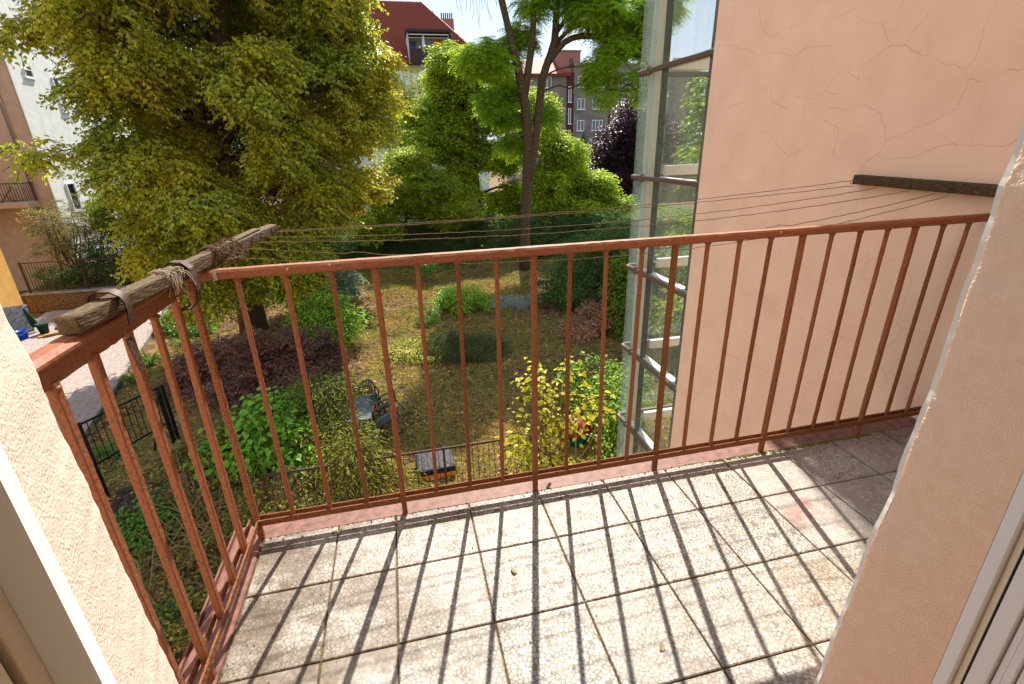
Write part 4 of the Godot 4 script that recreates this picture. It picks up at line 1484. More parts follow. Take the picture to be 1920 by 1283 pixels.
func make_drying_rack() -> void:
	var st: SurfaceTool
	# the pole lying on the side rail and reaching out past the corner
	var a := Vector3(-0.010, 1.080, 0.580)
	var b := Vector3(0.128, 1.086, -0.645)
	var p := thing("drying_pole", "weathered square timber lying on the side rail and jutting over the corner", "timber")
	p.position = a
	p.basis = along(a, b)
	obj("beam", timber(a.distance_to(b), 0.040, 0.036, 3.0), M.old_wood, p)
	st = flat()
	for k in 3:
		box(st, Vector3(0.004 * k - 0.004, 0.0205 + 0.0015 * k, 0.52 + k * 0.22), Vector3(0.030, 0.006, 0.34 - 0.05 * k), Basis(Vector3.UP, 0.012 * k), 0.002)
	obj("split_lath", st, M.old_wood, p)
	var dir := (b - a).normalized()
	var hook_z := [-0.62, -0.575, -0.448, -0.351, -0.25, -0.12]
	for z in hook_z:
		var t: float = (z - a.z) / dir.z
		st = smooth()
		var c := []
		for k in 9:
			var an := -0.6 + k * 0.55
			c.append(Vector3(-0.030 - 0.010 * cos(an), 0.002 + 0.010 * sin(an), t))
		c.insert(0, Vector3(-0.008, -0.004, t))
		tube(st, c, [0.0016], 5)
		obj("hook", st, M.nail, p)
	# iron straps holding it to the rail
	for q in [[0.445, 0.030, 0.0], [0.150, 0.034, 0.05]]:
		var s := thing("iron_strap", "flat rusty iron strap bent over the timber near its end" if q[0] > 0.3 else "flat rusty iron strap around timber and rail next to the corner", "strap", Vector3.ZERO, 0.0, "iron straps on the drying pole")
		st = smooth()
		var cx: float = a.x + (b.x - a.x) * ((a.z - q[0]) / (a.z - b.z))
		var pts := [Vector2(0.030, -0.045), Vector2(0.034, -0.012), Vector2(0.034, 0.008), Vector2(0.028, 0.022), Vector2(0.012, 0.032), Vector2(-0.010, 0.034), Vector2(-0.027, 0.026), Vector2(-0.034, 0.008), Vector2(-0.036, -0.02), Vector2(-0.034, -0.07)]
		if q[2] > 0.0: pts = [Vector2(-0.012, -0.098), Vector2(0.014, -0.098), Vector2(0.032, -0.08), Vector2(0.040, -0.045), Vector2(0.038, -0.01), Vector2(0.033, 0.014), Vector2(0.016, 0.031), Vector2(-0.010, 0.033), Vector2(-0.03, 0.022), Vector2(-0.036, -0.01), Vector2(-0.036, -0.05)]
		for k in pts.size() - 1:
			for th in [0.0, 1.0]:
				var o0: Vector2 = pts[k] + (Vector2(pts[k].x, pts[k].y).normalized() * 0.003 if th > 0.0 else Vector2.ZERO)
				var o1: Vector2 = pts[k + 1] + (Vector2(pts[k + 1].x, pts[k + 1].y).normalized() * 0.003 if th > 0.0 else Vector2.ZERO)
				var z0: float = q[0] - q[1] / 2 - k * 0.002 * signf(q[2])
				var z1: float = q[0] + q[1] / 2 - k * 0.002 * signf(q[2])
				var v := [Vector3(cx + o0.x, a.y + o0.y, z0), Vector3(cx + o0.x, a.y + o0.y, z1), Vector3(cx + o1.x, a.y + o1.y, z1), Vector3(cx + o1.x, a.y + o1.y, z0)]
				if th > 0.0: quad(st, v[1], v[0], v[3], v[2])
				else: quad(st, v[0], v[1], v[2], v[3])
		obj("band", st, M.strap, s)
		if q[2] == 0.0:
			st = flat()
			box(st, Vector3(cx + 0.012, 0.955, q[0] - 0.01), Vector3(0.003, 0.085, 0.026), Basis(Vector3(0, 0, 1), 0.1), 0.001)
			obj("tab", st, M.strap, s)
			st = smooth()
			lathe(st, [[0.003, 0.0], [0.002, 0.002], [0.0, 0.0025]], Vector3(cx + 0.0155, 0.93, q[0] - 0.01), 8, Basis(Vector3(0, 0, 1), -PI / 2))
			obj("rivet", st, M.nail, s)
	# frayed twine by the strap, tangled rope on the pole
	var tw := thing("frayed_twine", "frayed pale twine caught under the strap at the corner", "twine")
	st = smooth()
	for k in 30:
		var c := Vector3(0.030 + rng.randfn() * 0.010, 1.103 + rng.randf_range(-0.004, 0.004), 0.19 + rng.randfn() * 0.018)
		var e := c + Vector3(0.030 + rng.randfn() * 0.012, -0.045 + rng.randfn() * 0.018, 0.006 + rng.randfn() * 0.022)
		tube(st, curve([c + Vector3(-0.02, -0.002, rng.randfn() * 0.02), c, c.lerp(e, 0.5) + Vector3(0.012, 0.012, rng.randfn() * 0.01), e], 7), [0.0009], 4, false)
	obj("strands", st, M.twine, tw)
	var rp := thing("rope_tangle", "tangle of old brown line knotted round the timber", "rope")
	st = smooth()
	for k in 26:
		var z := -0.045 - rng.randf() * 0.17
		var cx: float = a.x + (b.x - a.x) * ((a.z - z) / (a.z - b.z))
		var pts := []
		var r0 := rng.randf_range(0.0, 1.0)
		for j in 9:
			var an := -1.0 + j * 0.72 + r0
			var rr := 0.029 + rng.randf() * 0.007
			pts.append(Vector3(cx + cos(an) * rr + 0.004, 1.089 + sin(an) * rr * 0.95, z + rng.randfn() * 0.008 + j * rng.randf_range(-0.004, 0.004)))
		tube(st, curve(pts, 26), [0.0016], 5, false)
	for k in 22:
		var z := -0.05 - rng.randf() * 0.16
		var cx: float = a.x + (b.x - a.x) * ((a.z - z) / (a.z - b.z))
		var c := Vector3(cx + 0.036, 1.080, z)
		var pts := []
		var q := Basis(Vector3(rng.randf(), rng.randf(), rng.randf()).normalized(), rng.randf() * TAU)
		for j in 8:
			pts.append(c + q * Vector3(cos(j * 0.9), sin(j * 0.9), rng.randf_range(-0.6, 0.6)) * rng.randf_range(0.010, 0.026) + Vector3(0.010, -0.008, 0))
		tube(st, curve(pts, 24), [0.0015], 5, false)
	obj("loops", st, M.rope, rp)
	# the beam on the wall
	var wb := thing("wall_beam", "dark weathered beam with hooks fixed to the pink wall", "beam", Vector3(WX - 0.026, 1.166, -0.705))
	wb.basis = along(Vector3(0, 1.166, -0.705), Vector3(0, 1.150, 0.45))
	obj("beam", timber(1.15, 0.048, 0.049, 40.0), M.dark_wood, wb)
	var L := [Vector3(.121, 1.08, -.621), Vector3(.124, 1.08, -.575), Vector3(.137, 1.08, -.448), Vector3(.102, 1.08, -.351), Vector3(.079, 1.08, -.25), Vector3(.09, 1.075, -.10)]
	var R := [Vector3(3.172, 1.16, -.709), Vector3(3.168, 1.133, -.691), Vector3(3.166, 1.132, -.542), Vector3(3.166, 1.131, -.363), Vector3(3.166, 1.129, -.231), Vector3(3.166, 1.124, -.168)]
	for k in 7:
		st = smooth()
		var z: float = [-0.001, 0.163, 0.342, 0.474, 0.537, 0.26, 0.08][k]
		var c := [Vector3(0.0, -0.004, z), Vector3(-0.03, -0.006, z)]
		for j in 7: c.append(Vector3(-0.03 - 0.008 * sin(j * 0.7), -0.014 + 0.008 * cos(j * 0.7), z))
		tube(st, c, [0.0016], 5)
		obj("hook", st, M.nail if k != 6 else M.rusty_iron, wb)
	var sag := [0.032, 0.024, 0.060, 0.064, 0.125, 0.13]
	var what := ["outermost clothesline, tied to the tip of the timber", "second clothesline from the tip, close beside the outermost", "third clothesline from the tip of the timber", "fourth clothesline from the tip, just beyond the rope tangle", "fifth clothesline, leaving the rope tangle and sinking to the handrail", "innermost clothesline, lowest and nearest to the handrail"]
	for k in 6:
		st = smooth()
		var pts := []
		var n := 90
		for i in n + 1:
			var t := float(i) / n
			var q: Vector3 = L[k].lerp(R[k], t)
			q.y -= 4.0 * sag[k] * t * (1.0 - t)
			q += Vector3(0, lump.get_noise_2d(t * 60.0, k * 9.0) * 0.003, lump.get_noise_2d(t * 60.0, k * 9.0 + 4.0) * 0.003)
			if k == 4 and absf(t - 0.62) < 0.02: q.y += 0.012
			if k == 4 and absf(t - 0.72) < 0.015: q.y += 0.010
			if k >= 4: q.y += 0.006 * maxf(0.0, sin(t * 60.0)) * (1.0 if absf(t - 0.25) < 0.12 else 0.0)
			pts.append(q)
		tube(st, pts, [0.0016 if k < 5 else 0.0014], 5)
		tag(obj("clothesline", st, M.rope), what[k], "clothesline", "clotheslines between timber and wall beam")


# =====================================================================  trees

func v3(x: float, y: float, z: float) -> Vector3:
	return Vector3(x, y, z)


func make_trees() -> void:
	var linden := sprig(26, 0.70, 0.118, 0.108, Color(0.130, 0.152, 0.016), Color(0.215, 0.195, 0.018), 0, 0.45, 6, 0.9)
	var linden2 := sprig(18, 0.60, 0.13, 0.115, Color(0.085, 0.125, 0.016), Color(0.15, 0.14, 0.014), 0, 0.4, 2, 0.5)
	var maple := sprig(16, 0.7, 0.17, 0.16, Color(0.075, 0.15, 0.018), Color(0.12, 0.19, 0.020), 2, 0.3, 0, 0.6)
	var small := sprig(22, 0.6, 0.085, 0.045, Color(0.10, 0.135, 0.045), Color(0.14, 0.16, 0.045), 1, 0.3, 0, 0.8)
	var dark := sprig(20, 0.6, 0.12, 0.06, Color(0.030, 0.065, 0.022), Color(0.055, 0.10, 0.028), 1, 0.35, 0, 0.8)
	var green := sprig(18, 0.6, 0.13, 0.10, Color(0.065, 0.11, 0.018), Color(0.11, 0.15, 0.02), 0, 0.3, 0, 0.7)
	var purple := sprig(16, 0.7, 0.17, 0.16, Color(0.022, 0.014, 0.020), Color(0.045, 0.022, 0.030), 2, 0.3, 0, 0.6)
	var ash := pinnate(5, 0.55, 6, 0.15, 0.045, Color(0.08, 0.145, 0.020), Color(0.13, 0.18, 0.022))
	var spruce := sprig(34, 0.6, 0.09, 0.014, Color(0.035, 0.075, 0.060), Color(0.06, 0.105, 0.085), 1, 0.25, 0, 0.3)
	var w := Color.WHITE

	# the big yellowing linden
	var lb := [
		[v3(-5, 4, -20), v3(4.6, 5, 4.6)], [v3(-4.5, 9.5, -20), v3(5.4, 5, 5)], [v3(-7.0, 1.3, -19), v3(2.1, 2.2, 2.6)], [v3(-7.2, 4.4, -19.3), v3(2.1, 2.2, 2.8)], [v3(-9.0, 7.7, -19.4), v3(2.4, 1.5, 2.2)],
		[v3(-1.2, 3.6, -20.4), v3(2.3, 2.6, 2.6)], [v3(-1.4, 7.0, -20.8), v3(2.3, 3.2, 2.8)], [v3(-2.6, 0.6, -20), v3(1.9, 1.8, 2.2)], [v3(-5.2, -0.3, -17.9), v3(2.6, 1.9, 2.2)], [v3(-6.5, -2.0, -18.6), v3(2.1, 1.1, 1.8)], [v3(-4.7, -3.1, -19.4), v3(2.0, 0.9, 1.5)],
		[v3(-10.0, 5.0, -18.3), v3(0.8, 0.55, 0.7)], [v3(-9.8, 3.2, -18.3), v3(1.1, 0.36, 0.7)], [v3(-9.6, 2.1, -18.2), v3(1.0, 0.30, 0.6)], [v3(-9.8, 1.5, -18.1), v3(1.1, 0.32, 0.6)], [v3(-8.7, 0.7, -18.1), v3(1.0, 0.5, 0.8)], [v3(-7.4, -3.0, -17.7), v3(1.0, 0.45, 0.8)], [v3(-4.0, -2.3, -18.8), v3(1.6, 1.0, 1.3)], [v3(-2.9, -1.4, -19.6), v3(1.4, 1.1, 1.3)], [v3(-7.3, -1.2, -18), v3(1.4, 1.1, 1.3)], [v3(-6.6, -2.9, -18), v3(1.6, 0.8, 1.2)], [v3(-6.9, -3.7, -18.0), v3(0.9, 0.4, 0.8)],
	]
	tree("linden_tree", "great yellowing linden tree with hanging seed bracts left of the lawn", "tree", v3(-6.1, G, -21), [
		[[v3(-6.1, G, -21), v3(-6.05, -4.5, -21), v3(-5.9, 0.0, -20.8), v3(-5.7, 2.2, -20.6), v3(-4.6, 6.5, -20.5), v3(-4.0, 12, -20.5)], [0.56, 0.43, 0.40, 0.36, 0.22, 0.06]],
		[[v3(-5.85, 1.0, -20.7), v3(-6.9, 4.2, -20.2), v3(-8.2, 8, -20), v3(-9, 11, -20)], [0.28, 0.22, 0.12, 0.05]],
		[[v3(-5.8, 1.4, -20.7), v3(-4.0, 3.8, -20.4), v3(-1.8, 6.5, -20.6), v3(-0.5, 9, -21)], [0.24, 0.17, 0.10, 0.04]]],
		lb, 12500, linden, 1.0, M.leaf, M.bark, [Color(1.05, 1.28, 1.1), Color(1.75, 1.55, 0.95)], {"holes": [[v3(-4.85, 1.9, -17.5), v3(1.15, 1.5, 3.9)], [v3(-3.9, 6.0, -17.3), v3(0.7, 1.0, 3.6)], [v3(-1.7, 3.2, -19.5), v3(0.6, 0.8, 3.0)], [v3(-6.8, 4.9, -17.0), v3(0.55, 0.6, 3.0)], [v3(-3.4, 0.2, -18.0), v3(0.5, 0.5, 3.0)], [v3(-7.0, 2.6, -17.4), v3(0.5, 0.45, 2.6)], [v3(-2.2, 6.8, -18.5), v3(0.5, 0.6, 2.6)]], "squash": 0.66, "clumps": [180, 1.05], "gap": -0.3, "freq": 0.7, "shell": 0.45, "twigs": 2, "branch": 0.09, "tilt": 0.25, "wob": 0.3, "sides": 16})
	# a second, darker linden just behind
	tree("linden_tree", "darker green tree with a slim black trunk right behind the great linden", "tree", v3(-3.9, G, -26.4), [
		[[v3(-3.9, G, -26.4), v3(-3.7, -2, -26.4), v3(-3.3, 3, -26.4), v3(-3, 9, -26.4)], [0.36, 0.30, 0.22, 0.06]]],
		[[v3(-1.6, 2.2, -25.5), v3(2.2, 2.4, 2.0)], [v3(-1.0, 5.0, -26), v3(1.8, 2.2, 2.0)], [v3(-3, 8, -26.4), v3(4, 4, 3)], [v3(-2.8, -1.5, -25.8), v3(1.9, 1.5, 1.6)], [v3(-0.6, -0.2, -26), v3(1.3, 1.2, 1.2)]],
		3800, linden2, 1.05, M.leaf, M.dark_bark, [Color(1.6, 1.5, 1.0), Color(2.3, 1.8, 0.9)], {"clumps": [46, 1.1], "squash": 0.7, "twigs": 1})

	# the tall ash with the forked trunk in the middle
	var z := -28.3
	tree("ash_tree", "tall ash tree with forked pale trunk at the far end of the lawn", "tree", v3(8.26, G, z), [
		[[v3(8.26, G, z), v3(8.27, -4.1, z), v3(8.45, -1.0, z), v3(8.55, 1.6, z), v3(8.35, 4.0, z), v3(7.85, 6.04, z), v3(7.2, 8.6, z), v3(6.2, 12, z)], [0.38, 0.31, 0.30, 0.29, 0.24, 0.19, 0.16, 0.08]],
		[[v3(8.6, -0.6, z + 0.1), v3(9.0, 1.6, z + 0.1), v3(9.45, 4.74, z), v3(10.14, 6.6, z), v3(10.3, 8.6, z), v3(10.8, 12, z)], [0.20, 0.22, 0.22, 0.20, 0.16, 0.07]],
		[[v3(8.4, 4.0, z), v3(8.75, 6.2, z + 0.2), v3(8.95, 8.1, z + 0.3), v3(9.4, 12, z + 0.5)], [0.22, 0.17, 0.14, 0.06]],
		[[v3(9.8, 5.6, z), v3(10.7, 6.6, z + 0.4), v3(12.0, 6.75, z + 0.9), v3(13.6, 6.2, z + 1.3), v3(15.2, 5.2, z + 1.6), v3(15.9, 3.6, z + 1.7)], [0.18, 0.16, 0.14, 0.11, 0.08, 0.03]],
		[[v3(9.9, 6.2, z), v3(11.2, 7.3, z - 0.2), v3(12.6, 7.5, z - 0.4), v3(14.6, 6.9, z - 0.2)], [0.14, 0.11, 0.08, 0.03]],
		[[v3(10.2, 7.0, z), v3(11.6, 8.6, z + 0.3), v3(13.6, 9.8, z + 0.6)], [0.13, 0.09, 0.04]]],
		[[v3(12.8, 7.9, -26.8), v3(2.6, 1.2, 1.8)], [v3(14.9, 7.2, -27), v3(1.8, 1.6, 1.7)], [v3(11.2, 9.6, -27.8), v3(3.0, 1.6, 2.0)], [v3(12.35, 4.6, -26.6), v3(1.0, 1.25, 0.9)], [v3(13.4, 3.9, -26.5), v3(0.9, 0.9, 0.8)], [v3(14.8, 4.6, -26.6), v3(1.0, 1.2, 1.0)], [v3(6.4, 6.2, -28.8), v3(1.5, 1.3, 1.3)], [v3(7.2, 3.6, -29.4), v3(1.6, 1.4, 1.2)], [v3(9.9, 3.2, -29.4), v3(0.9, 1.2, 0.9)], [v3(8.2, 1.2, -29.6), v3(1.2, 1.2, 0.8)], [v3(9.8, 12, -28.3), v3(2.4, 1.6, 2.2)], [v3(12.6, 12.4, -34.5), v3(2.8, 1.6, 2.4)], [v3(9.0, 12.8, -35.5), v3(2.6, 1.5, 2.4)], [v3(8.6, 6.6, -29.6), v3(1.3, 1.1, 0.9)], [v3(9.6, 8.3, -28), v3(1.6, 0.9, 1.4)], [v3(11.6, 8.1, -27.2), v3(1.5, 0.8, 1.3)], [v3(5.3, 12.4, -28), v3(1.8, 0.9, 1.8)], [v3(8.0, 13.2, -30.5), v3(2.4, 1.2, 2.2)], [v3(11.0, 13.2, -31), v3(2.6, 1.2, 2.2)], [v3(14.5, 12.0, -33), v3(2.6, 1.4, 2.4)], [v3(11.5, 13.5, -37), v3(3.0, 1.5, 2.6)], [v3(13.4, 6.1, -26.9), v3(1.7, 0.9, 1.4)], [v3(15.8, 9, -27.5), v3(2.4, 1.6, 2.0)]],  # the highest blobs, out of view, are added to shade the lawn
		9500, ash, 1.0, M.leaf, M.bark, [Color(1.4, 1.55, 1.0), Color(2.3, 2.1, 1.0)], {"gap": -0.16, "clumps": [180, 0.8], "squash": 0.8, "rings": 20, "sides": 14, "twigs": 1, "branch": 0.05, "wob": 0.16})
	# bare hanging twigs of a tall birch-like tree at the top
	var hz := thing("weeping_branch", "bare drooping twigs hanging into the sky at the top", "branch", v3(6.6, 10.2, -29.5))
	var st := smooth()
	for k in 16:
		var x := -1.6 + k * 0.19 + rng.randf_range(-0.05, 0.05)
		var l := rng.randf_range(1.2, 3.0)
		var pts := [v3(x * 0.5, 0.4, 0)]
		for j in 6: pts.append(v3(x + rng.randfn() * 0.07, 0.1 - l * j / 5.0, rng.randfn() * 0.1))
		tube(st, curve(pts, 14), [0.022, 0.02, 0.018, 0.016, 0.014, 0.012, 0.011, 0.010], 4, false)
	obj("twigs", st, M.dark_bark, hz)

	# middle distance
	tree("maple_tree", "bright green maple with a dark trunk in front of the white house", "tree", v3(7.3, G, -39.5), [
		[[v3(7.3, G, -39.5), v3(7.2, -2, -39.5), v3(6.9, 2, -39.5), v3(6.2, 6, -39.5)], [0.30, 0.26, 0.20, 0.06]], [[v3(7.1, 0, -39.5), v3(5.2, 2, -39.3), v3(4, 3, -39)], [0.16, 0.1, 0.04]]],
		[[v3(5.9, 5.0, -40), v3(2.0, 2.6, 2.0)], [v3(7.6, 3.6, -39), v3(2.2, 2.2, 2.0)], [v3(4.6, 1.6, -39), v3(2.6, 2.0, 2.2)], [v3(8.6, 0.6, -38.5), v3(2.0, 1.7, 1.8)], [v3(5.6, -1.4, -38.5), v3(2.4, 1.6, 1.8)], [v3(9.6, 4.4, -40), v3(1.6, 1.9, 1.6)], [v3(9.8, -2.6, -38.5), v3(2.0, 2.0, 1.6)], [v3(5.6, 6.7, -40.5), v3(2.0, 1.8, 1.8)], [v3(8.8, 6.4, -40.5), v3(2.0, 1.6, 1.8)], [v3(10.8, 5.2, -41), v3(1.6, 2.0, 1.6)], [v3(3.2, 3.0, -40.5), v3(1.8, 1.8, 1.6)]],
		7600, maple, 1.0, M.leaf, M.dark_bark, [Color(1.9, 1.5, 1), Color(2.9, 2.0, 1.0)], {"clumps": [70, 1.15], "squash": 0.75, "twigs": 1})
	tree("maple_tree", "lush light green maple to the right behind the forked trunk", "tree", v3(13.2, G, -36), [
		[[v3(13.2, G, -36), v3(13.3, -2, -36), v3(13.2, 1.5, -36)], [0.22, 0.16, 0.05]]],
		[[v3(12.9, 0.6, -36), v3(2.0, 1.9, 1.8)], [v3(15.0, -1.6, -35.5), v3(2.2, 1.6, 1.8)], [v3(11.8, -1.7, -35), v3(1.8, 1.6, 1.6)], [v3(13.6, -3.4, -34.5), v3(2.6, 1.4, 1.8)], [v3(17.0, -3.2, -35.2), v3(1.7, 1.2, 1.5)], [v3(11.9, 3.2, -37.5), v3(1.2, 2.0, 1.3)]],
		4800, maple, 1.0, M.leaf, M.dark_bark, [Color(1.9, 1.5, 1), Color(2.9, 2.1, 1.0)], {"clumps": [46, 1.1], "squash": 0.75, "twigs": 1})
	tree("young_tree", "sparse pale-leaved tree in front of the white house wall", "tree", v3(3.0, G, -45), [
		[[v3(3.0, G, -45), v3(2.8, -2, -45), v3(2.4, 3, -45), v3(2.2, 6.4, -45)], [0.16, 0.12, 0.08, 0.03]], [[v3(2.9, -1, -45), v3(1.2, 0.6, -45), v3(0.4, 2.2, -45)], [0.09, 0.06, 0.03]], [[v3(2.8, -0.6, -45), v3(4.3, 1.4, -45), v3(5.0, 3.0, -45)], [0.09, 0.06, 0.03]]],
		[[v3(2.2, 5.0, -44.5), v3(1.7, 2.2, 1.6)], [v3(0.6, 2.6, -44.5), v3(1.6, 1.7, 1.4)], [v3(3.8, 2.8, -44.5), v3(1.8, 1.9, 1.5)], [v3(1.8, 0.4, -44), v3(1.8, 1.4, 1.4)]],
		1700, small, 1.2, M.leaf, M.dark_bark, [Color(1.4, 1.4, 1.2), Color(2.0, 1.8, 1.4)], {"gap": -0.02, "freq": 0.8})
	tree("small_tree", "bushy young tree left of the dark trunk below the white house", "tree", v3(1.2, G, -34.5), [
		[[v3(1.2, G, -34.5), v3(1.2, -4, -34.5), v3(1.4, -1.5, -34.5)], [0.14, 0.10, 0.04]]],
		[[v3(0.6, -1.6, -34), v3(1.9, 1.6, 1.7)], [v3(3.0, -1.6, -34), v3(2.0, 1.7, 1.7)], [v3(1.8, 0.2, -34.5), v3(1.6, 1.3, 1.4)], [v3(4.8, -2.8, -33.5), v3(1.6, 1.3, 1.4)], [v3(-0.8, -3.0, -33.5), v3(1.5, 1.3, 1.4)]],
		3000, green, 1.0, M.leaf, M.dark_bark, [Color(1.8, 1.7, 1.1), Color(2.8, 2.2, 1.2)], {"clumps": [44, 1.0], "squash": 0.75, "twigs": 1})
	tree("purple_maple", "dark purple maple in front of the grey block", "tree", v3(22.3, G, -46), [
		[[v3(22.3, G, -46), v3(22.3, -2, -46), v3(22.6, 3, -46)], [0.22, 0.16, 0.05]]],
		[[v3(22.4, 0.6, -46), v3(2.6, 2.6, 2.2)], [v3(21.2, -2.4, -45.5), v3(2.2, 2.0, 1.8)], [v3(24.2, 3.0, -46), v3(2.2, 2.4, 2.0)], [v3(24.0, -2, -45.5), v3(2.4, 2.4, 2.0)], [v3(26.5, 0.5, -46), v3(2.4, 3.0, 2.0)]],
		4200, purple, 1.0, M.leaf_purple, M.dark_bark, [w, Color(1.6, 1.2, 1.3)], {"gap": -0.25})
	var sp := thing("spruce_tree", "slim blue-green spruce left of the purple maple", "tree", v3(20.2, G, -50))
	st = smooth()
	tube(st, [Vector3.ZERO, v3(0, 8.6, 0)], [0.14, 0.02], 7)
	obj("trunk", st, M.dark_bark, sp)
	var buf := PackedFloat32Array()
	for k in 900:
		var t := pow(rng.randf(), 0.8)
		var y := 8.6 - t * 7.8
		var a := rng.randf() * TAU
		var r := t * 1.7 * sqrt(rng.randf()) * (0.7 + 0.3 * sin(y * 7.0))
		add(buf, (Basis(Vector3.UP, -a) * Basis(Vector3(0, 0, 1), -0.25)).scaled(Vector3.ONE * rng.randf_range(0.6, 1.0)), v3(cos(a) * r, y, sin(a) * r), Color.WHITE.lerp(Color(1.5, 1.4, 1.4), rng.randf()))
	copies("crown", sp, spruce, M.leaf_dark, buf, "stuff")

	# a tree in the next garden, seen through the glazed tower
	tree("garden_tree", "leafy green tree seen through the glass tower", "tree", v3(13.5, G, -15.5), [
		[[v3(13.5, G, -15.5), v3(13.6, -2, -15.5), v3(13.4, 3, -15.5), v3(13.2, 6, -15.5)], [0.24, 0.2, 0.14, 0.04]]],
		[[v3(13.4, 1.6, -15.5), v3(2.4, 2.4, 2.2)], [v3(14.6, 4.4, -15.8), v3(2.0, 2.0, 2.0)], [v3(12.4, -2.0, -14.2), v3(2.0, 2.0, 1.8)], [v3(15.4, -1.0, -13.6), v3(2.4, 2.6, 2.2)], [v3(10.8, -4.3, -12.0), v3(1.6, 1.5, 1.6)]],
		3200, green, 1.0, M.leaf, M.dark_bark, [Color(1.6, 1.6, 1.1), Color(2.4, 2.0, 1.2)], {"clumps": [40, 1.1], "squash": 0.75, "twigs": 1})
	# dark hedge shrubs along the far edge of the lawn
	var hedge := [[-5.4, -34, 2.4, 2.6, "dark hedge shrub behind the tip of the drying timber"], [-1.8, -35.5, 2.2, 2.2, "dark hedge shrub left of the small tree at the garden's end"], [1.6, -35, 2.2, 2.0, "dark hedge shrub under the bushy young tree"], [5.0, -34.5, 2.4, 2.5, "dark hedge shrub in front of the maple's trunk"], [8.8, -33.5, 2.2, 2.2, "dark hedge shrub right behind the forked ash trunk"], [11.4, -32, 2.4, 2.2, "dark hedge shrub between ash trunk and glass tower"], [14.6, -31.5, 2.6, 2.4, "last dark hedge shrub before the glass tower"], [8.0, -44.0, 3.2, 3.0, "dark shrub far behind the maple, left of the ash trunk"], [13.0, -45.0, 3.0, 3.2, "dark shrub far behind the ash trunk, below the grey block"]]
	for h in hedge:
		var c := v3(h[0], G, h[1])
		bush("hedge_shrub", h[4], "shrub", c, [[c + v3(0, h[2] * 0.5, 0), v3(h[3], h[2] * 0.62, 1.3)], [c + v3(0.9, h[2] * 0.75, 0.2), v3(1.2, 0.9, 1.0)], [c + v3(-1.0, h[2] * 0.45, 0.4), v3(1.2, 0.9, 1.0)]], 900, dark, 1.0, M.leaf_dark, [w, Color(1.7, 1.5, 1.2)], {"group": "dark hedge shrubs along the far edge of the lawn", "bark": M.dark_bark})
	# dark evergreen shrubs by the tower
	bush("evergreen_shrub", "large dark evergreen shrub at the right edge of the lawn", "shrub", v3(9.4, G, -19.6), [[v3(9.2, -4.2, -19.6), v3(1.7, 1.7, 1.5)], [v3(10.6, -3.6, -19), v3(1.5, 1.6, 1.4)], [v3(8.2, -4.9, -20.4), v3(1.2, 1.0, 1.0)]], 1700, dark, 0.9, M.leaf_dark, [w, Color(1.7, 1.6, 1.2)], {"bark": M.dark_bark})
	bush("evergreen_shrub", "dark green shrub with rounder leaves against the glass tower", "shrub", v3(10.4, G, -16.6), [[v3(10.3, -4.5, -16.6), v3(1.3, 1.7, 1.2)], [v3(9.7, -5.2, -15.6), v3(1.0, 0.9, 0.9)]], 900, green, 0.9, M.leaf_dark, [Color(0.7, 0.8, 0.9), Color(1.2, 1.1, 1.0)], {"bark": M.dark_bark})
	# by the far yard wall
	bush("oleaster", "airy grey-green small tree against the beige house", "tree", v3(-16.6, -5.1, -30.2), [[v3(-17.2, -1.9, -30.6), v3(1.6, 1.2, 1.3)], [v3(-15.6, -2.2, -30.4), v3(1.3, 1.0, 1.1)], [v3(-17.5, -3.1, -30.2), v3(1.1, 0.7, 0.9)]], 620, sprig(22, 0.55, 0.07, 0.03, Color(0.13, 0.135, 0.055), Color(0.19, 0.18, 0.08), 1, 0.2, 0, 1.0), 1.0, M.leaf, [w, Color(1.4, 1.3, 1.2)], {"gap": -0.05, "bark": M.dark_bark, "thick": 0.05, "stems": 8})
	bush("yard_shrub", "dark shrub beside the white gable behind the yard fence", "shrub", v3(-14.6, G, -29.4), [[v3(-14.6, -4.2, -29.4), v3(1.7, 1.7, 1.2)], [v3(-13.2, -4.6, -29), v3(1.3, 1.3, 1.0)], [v3(-16.2, -4.8, -29), v3(1.1, 1.0, 0.8)]], 1300, dark, 0.95, M.leaf_dark, [w, Color(1.5, 1.5, 1.2)], {"bark": M.dark_bark})
	bush("yard_bush", "small bright-leaved bush behind the yard fence by the yellow house", "bush", v3(-17.4, -5.2, -28.6), [[v3(-17.4, -4.6, -28.5), v3(0.7, 0.7, 0.5)], [v3(-16.7, -4.7, -28.5), v3(0.7, 0.55, 0.5)]], 260, sprig(16, 0.4, 0.09, 0.07, Color(0.10, 0.16, 0.06), Color(0.16, 0.22, 0.09), 0, 0.3, 0, 0.8), 0.9, M.leaf, [w, Color(1.3, 1.2, 1.3)])
	tree("young_tree", "fresh green young tree growing beside the white gable", "tree", v3(-13.6, G, -30.5), [[[v3(-13.6, G, -30.5), v3(-13.8, -3, -30.5), v3(-14.0, -1, -30.5)], [0.1, 0.07, 0.03]]],
		[[v3(-14.3, -1.4, -30.4), v3(1.3, 1.0, 1.1)], [v3(-12.9, -1.9, -30.2), v3(1.4, 1.0, 1.1)]], 700, green, 0.9, M.leaf, M.dark_bark, [Color(1.3, 1.3, 1.2), Color(1.8, 1.5, 1.3)], {"gap": -0.15})


# =====================================================================  garden plants

